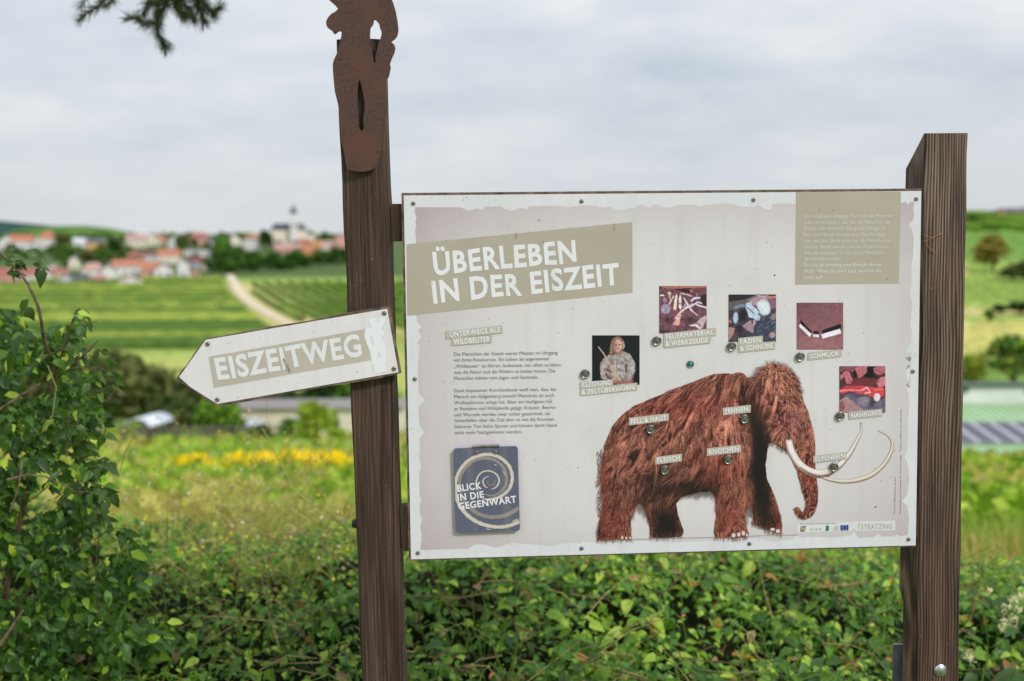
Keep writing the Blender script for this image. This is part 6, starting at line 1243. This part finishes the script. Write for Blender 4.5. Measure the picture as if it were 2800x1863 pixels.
# ------------------------------------------------------------------ shrub on the left
sr = empty('dogwood_shrub', loc=(-1.75, 2.85, -.1)); tag(sr, 'big leafy green shrub filling the left edge in front of the vineyards', 'shrub')
def inpoly(px, py, pts):
    m_ = np.zeros(len(px), bool); n_ = len(pts)
    for i in range(n_):
        (ax, ay), (bx, by) = pts[i], pts[(i+1) % n_]
        if ay != by: m_ ^= ((py >= min(ay, by)) & (py < max(ay, by)) & (px < ax+(py-ay)*(bx-ax)/(by-ay)))
    return m_
off = np.array([-1.75, 2.85, -.1])
outline = [(-260,800),(0,835),(50,850),(80,905),(115,880),(150,835),(185,850),(225,848),(235,905),(215,935),(285,915),(295,965),(262,985),(270,1050),(215,1050),(285,1100),(270,1140),(205,1130),(240,1180),(250,1240),(215,1255),(180,1225),(165,1250),(255,1270),(300,1265),(320,1300),(295,1350),(285,1400),(310,1450),(355,1470),(420,1490),(440,1560),(480,1640),(520,1900),(-260,1900)]
n_ = 12500; px = rng.uniform(-260, 520, n_); py = rng.uniform(800, 1900, n_); ok = inpoly(px, py, outline); gaps = vnoise(px, py, 91, 62); thr = np.interp(py, [820, 1050, 1250, 1450, 1900], [.50, .47, .46, .36, .26])+np.interp(px, [-260, 60, 300], [-.25, -.05, .10]); ok &= gaps > thr; px, py = px[ok], py[ok]
TWG = []
for i in range(26):                                                  # leafy twigs that reach out of the mass
    bx_, by_ = random.uniform(120, 250), random.uniform(860, 1500); bx_ += max(0, (by_-1350))*.5; ex_, ey_ = bx_+random.uniform(40, 105), by_+random.uniform(-60, 40); dd_ = random.uniform(2.75, 3.1)
    TWG.append([(bx_-40, by_+30, dd_+.06), (bx_, by_, dd_+.02), ((bx_+ex_)/2, (by_+ey_)/2-10, dd_), (ex_, ey_, dd_)]) 
d_ = 2.75+rng.beta(2, 2, len(px))*.75
for tw_p in TWG:
    for (a_, b_) in ((1, 2), (2, 3)):
        for q_ in range(5):
            t_ = random.random(); px = np.append(px, tw_p[a_][0]*(1-t_)+tw_p[b_][0]*t_+random.uniform(-5, 5)); py = np.append(py, tw_p[a_][1]*(1-t_)+tw_p[b_][1]*t_+random.uniform(-3, 6)); d_ = np.append(d_, tw_p[a_][2]*(1-t_)+tw_p[b_][2]*t_)
P = unproj(px, py, d_); hi_ = rng.uniform(0, 1, len(px)) < 0; n_ = len(P)
d = rdir(n_, -1, -.1); d[:, 0] += .25; d /= np.linalg.norm(d, axis=1, keepdims=True); up = rdir(n_)*.7+np.array([0, -.8, .6]); sz = np.clip(rng.normal(.037, .011, n_), .015, .068)
front = np.argsort(d_-(py > 1850)*-9)[:300]
rest = np.setdiff1d(np.arange(n_), front)
dark = tints(n_, [C(60, 94, 38), C(48, 78, 32), C(74, 110, 44), C(90, 126, 46)], .22); lt = rng.uniform(0, 1, n_) < .06; dark[lt] = tints(lt.sum(), GL, .1)
V, Fc, T = leaves(P[rest]-off, d[rest], up[rest], sz[rest], dark[rest], width=.85); link('foliage', npmesh('foliage', V, Fc, M['leaf'], T, False), sr)['kind'] = 'stuff'
LM = []
for w_, cu in ((.85, .15), (1.0, .28), (.75, .1), (.9, .4)):
    TT = TPL.copy(); TT[:, 1] *= w_; TT[:, 2] -= cu*TT[:, 0]**2
    # add rib-to-rib detail: split each side once more
    LM.append(npmesh('leaf', TT, TF, M['leaf_obj'], None, False))
def put_leaf(p, dv_, upv, s, par_=sr, o_=off):
    dd = Vector(dv_).normalized(); sd = Vector(upv).cross(dd); sd = sd.normalized() if sd.length > 1e-5 else Vector((1, 0, 0)); uu = dd.cross(sd)
    q = link('leaf', random.choice(LM), par_); q.matrix_local = Matrix(((dd.x*s, sd.x*s, uu.x*s, p[0]-o_[0]), (dd.y*s, sd.y*s, uu.y*s, p[1]-o_[1]), (dd.z*s, sd.z*s, uu.z*s, p[2]-o_[2]), (0, 0, 0, 1))); return q
twl = [(8,690),(22,705),(38,688),(50,680),(72,684),(84,688),(40,712),(58,722),(72,728),(88,722),(112,732),(18,745),(30,750),(78,818),(70,838),(62,848),(8,720),(0,700),(120,735),(48,735)]
for (x, y) in twl: put_leaf(at(x, y, 2.75+random.uniform(-.05, .05)), (random.uniform(-.5, .7), random.uniform(-.4, .2), random.uniform(-.8, .2)), (random.uniform(-.4, .4), -.8, .7), random.uniform(.038, .052))
for i in front[:300-len(twl)]: put_leaf(P[i], d[i], up[i], float(sz[i]))
bm_ = MB()
def br(px_d, r0, r1):
    pts = [at(*q) for q in px_d]; n2 = len(pts); bm_.tube([p-Vector(off) for p in pts], [r0+(r1-r0)*i/(n2-1) for i in range(n2)], 6)
br([(-60,660,2.8),(0,694,2.78),(28,718,2.76),(52,742,2.75),(75,775,2.75),(92,810,2.75),(105,840,2.76),(112,875,2.78),(120,930,2.85),(150,1020,2.95)], .0028, .005)
br([(150,1020,2.9),(120,1180,3.0),(60,1400,3.05),(0,1700,3.1),(-20,2000,3.1)], .006, .012)
br([(200,870,2.8),(180,940,2.85),(150,1020,2.9)], .002, .004); br([(270,930,2.8),(240,960,2.82),(200,1000,2.86),(150,1040,2.9)], .0015, .004); br([(265,1015,2.8),(220,1005,2.82),(190,1010,2.85)], .0015, .003)
br([(20,1312,2.7),(75,1298,2.7),(122,1303,2.7),(200,1340,2.75)], .003, .002); br([(60,1260,2.72),(55,1310,2.7),(45,1350,2.7),(28,1400,2.7)], .0022, .003); br([(0,1120,2.8),(60,1080,2.8),(110,1050,2.82)], .004, .0025)
br([(275,1430,2.9),(265,1520,2.9),(262,1600,2.92),(268,1700,2.95)], .002, .003); br([(0,1765,2.75),(30,1720,2.74),(62,1670,2.73)], .006, .003); br([(250,1450,2.9),(180,1500,3.0),(60,1640,3.05),(0,1750,3.1)], .003, .008); br([(190,1130,2.8),(185,1180,2.8),(182,1250,2.82)], .0015, .002)
for tw_p in TWG: br(tw_p, .0022, .0010)
bm_.build('branches', M['twig'], sr)
# slender stems that stand free of the shrub
def free(i): return [([at(*q) for q in a], r_, c_) for a, r_, c_ in FS][i]
FS = [([(335,1040,3.3),(300,1085,3.3),(262,1110,3.3),(215,1160,3.3)], [.0016, .0022, .003, .003], C(150, 112, 92)), ([(258,1105,3.3),(246,1180,3.3),(230,1250,3.3),(222,1330,3.3)], .0018, C(128, 98, 74)),
      ([(292,1165,3.2),(275,1215,3.2),(262,1250,3.2),(250,1300,3.2)], [.0026, .0016, .0014, .0014], C(156, 100, 72)), ([(268,1142,3.3),(245,1180,3.3),(230,1215,3.3)], .0016, C(170, 120, 84)), ([(368,1190,3.4),(345,1230,3.4),(328,1290,3.4)], .0014, C(140, 112, 66)),
      ([(715,1170,3.6),(735,1200,3.6),(760,1255,3.6),(790,1310,3.6),(808,1345,3.6),(860,1385,3.6),(905,1410,3.6)], [.0016, .0022, .0024, .0024, .0020, .0016, .001], C(158, 172, 92)), ([(730,1095,3.6),(728,1130,3.6),(735,1150,3.6),(742,1175,3.6)], .0009, C(170, 140, 110)), ([(900,1300,3.9),(870,1350,3.9),(845,1390,3.9)], .0012, C(120, 104, 72)),
      ([(880,1155,4.2),(850,1195,4.2),(800,1250,4.2),(760,1300,4.2)], .0014, C(160, 150, 84)), ([(130,1000,2.75),(154,1060,2.75),(145,1130,2.75),(125,1180,2.75)], .0016, C(134, 140, 90)),
      ([(2736,1462,3.6),(2725,1500,3.6),(2700,1545,3.6),(2678,1620,3.6),(2650,1700,3.6)], [.0010, .0018, .002, .002, .0022], C(168, 146, 86)), ([(2776,1510,3.8),(2760,1530,3.8),(2742,1552,3.8)], .0020, C(182, 138, 92)), ([(2660,1560,3.4),(2660,1640,3.4),(2655,1740,3.4)], .0022, C(128, 92, 76)),
      ([(1905,1520,3.5),(1870,1570,3.5),(1840,1600,3.5),(1795,1635,3.5)], .0022, C(112, 84, 84)), ([(1766,1510,3.5),(1765,1550,3.5),(1760,1590,3.5)], .0022, C(160, 122, 90)), ([(1590,1540,3.5),(1575,1600,3.5),(1548,1665,3.5)], .0014, C(110, 104, 84)), ([(2388,1690,3.5),(2402,1750,3.5),(2400,1863,3.5),(2400,1930,3.5)], .0024, C(142, 110, 96)), ([(2250,1760,3.4),(2330,1765,3.4),(2390,1790,3.4),(2420,1830,3.4)], .0018, C(150, 134, 90)), ([(1232,1770,3.2),(1190,1800,3.2),(1155,1860,3.2)], .002, C(160, 118, 88)), ([(1405,1700,3.3),(1420,1760,3.3),(1430,1863,3.3)], .0022, C(108, 80, 84)), ([(2200,1760,3.4),(2240,1840,3.4),(2250,1900,3.4)], .003, C(140, 108, 90))]
stalks('weed_stems', len(FS), lambda i: free(i), M['straw'], 'single long weed stems standing above the thicket', 'weed stems')
# pale flower heads in the thicket at the right
fp = []; 
for (x, y, r_) in [(2755,1660,14),(2770,1640,10),(2790,1630,12),(2750,1700,16),(2775,1690,12),(2640,1790,16),(2655,1800,10),(2705,1615,6),(1218,1825,10),(1235,1845,10),(2785,1665,10),(2740,1720,8)]:
    k_ = 46; P_ = np.array(at(x, y, 3.3)[:])+rng.normal(0, 1, (k_, 3))*r_*.0006; fp.append(leaves(P_, rdir(k_), rdir(k_), rng.uniform(.006, .012, k_), tints(k_, [C(226, 220, 186), C(210, 206, 160)], .1)))
V, Fc, T = cat(fp); tag(link('blossoms', npmesh('blossoms', V, Fc, M['straw'], T)), 'small cream flower heads scattered in the thicket beside the right post', 'blossoms', kind='stuff')
# red-tinged young spurge shoots
fp = []
for (x, y, d2) in [(1895,1600,3.4),(1955,1715,3.3),(2030,1805,3.2),(2185,1530,3.9),(2265,1605,3.7),(2620,1690,3.3)]:
    k_ = 12; c0 = np.array(at(x, y, d2)[:]); dd = rdir(k_, .1, .9); fp.append(leaves(np.repeat(c0[None], k_, 0), dd, rdir(k_), rng.uniform(.03, .05, k_), tints(k_, [C(176, 170, 84), C(190, 130, 72), C(140, 158, 80)], .12), width=.45))
V, Fc, T = cat(fp); tag(link('spurge_shoots', npmesh('spurge_shoots', V, Fc, M['leaf'], T)), 'yellowish shoots with orange tips among the green creepers', 'shoots', kind='stuff')

# ------------------------------------------------------------------ pine branch hanging into the top left
pb = empty('pine_branch', loc=at(420, -160, 4.0)); tag(pb, 'dark green pine branch hanging in from the top left corner', 'branch'); po = np.array(pb.location)
bb = MB(); NP = []; ND = []
def twig(pts, r0, r1, dens=34, dirn=None):
    pts = [at(*q) for q in pts]; n2 = len(pts); bb.tube([p-Vector(po) for p in pts], [r0+(r1-r0)*i/(n2-1) for i in range(n2)], 5)
    for i in range(n2-1):
        ax = (pts[i+1]-pts[i]); k_ = max(2, int(dens*3.6*ax.length/.05)); ax.normalize()
        for j in range(k_):
            p = pts[i].lerp(pts[i+1], random.random()); w_ = Vector((random.gauss(0, 1), random.gauss(0, 1), random.gauss(0, 1))).normalized(); NP.append(tuple(p-Vector(po))); ND.append(tuple((ax*.9+w_*.75).normalized()))
twig([(560,-300,4.0),(500,-150,4.0),(480,-60,4.0),(460,0,4.0),(440,40,4.0)], .012, .005, 30); twig([(480,-60,4),(430,10,3.98),(432,60,3.95),(430,90,3.95),(445,118,3.95)], .004, .002, 40); twig([(430,60,3.95),(395,68,3.95),(372,50,3.95),(355,50,3.95)], .003, .0015, 30)
twig([(470,-40,4.0),(500,10,4.05),(520,30,4.05),(530,55,4.05)], .004, .002, 40); twig([(500,-20,4.0),(550,0,4.0),(580,40,4.0),(600,22,4.0)], .004, .002, 40); twig([(440,-60,4.05),(410,0,4.0),(395,35,4.0)], .003, .0015, 34); twig([(500,-40,4.0),(480,10,3.9),(490,30,3.9),(505,45,3.9)], .003, .002, 60); twig([(445,118,3.95),(452,130,3.95)], .002, .001, 60)
twig([(430,-200,4.2),(330,-80,4.2),(290,-20,4.25),(275,15,4.25),(240,35,4.25),(215,58,4.25)], .006, .002, 20); twig([(330,-80,4.2),(310,0,4.2),(285,18,4.2)], .004, .002, 16); twig([(300,-60,4.2),(240,-20,4.25),(222,20,4.25)], .003, .0015, 12); twig([(560,-60,4),(540,10,4),(560,60,4)], .003, .002, 34)
NP = np.array(NP); ND = np.array(ND); k_ = len(NP); NT = np.array([(0,-.5,0),(0,.5,0),(.6,.4,.02),(.6,-.4,.02),(1,0,-.03)]); NF = np.array([(0,1,2),(0,2,3),(3,2,4)])
V, Fc, T = leaves(NP, ND, rdir(k_), rng.uniform(.035, .058, k_), tints(k_, [C(52, 74, 40), C(42, 60, 38), C(64, 84, 44), C(74, 80, 46)], .2), NT, NF, width=.05)
link('needles', npmesh('needles', V, Fc, M['leaf'], T), pb)['kind'] = 'stuff'; bb.build('twigs', M['bark'], pb)
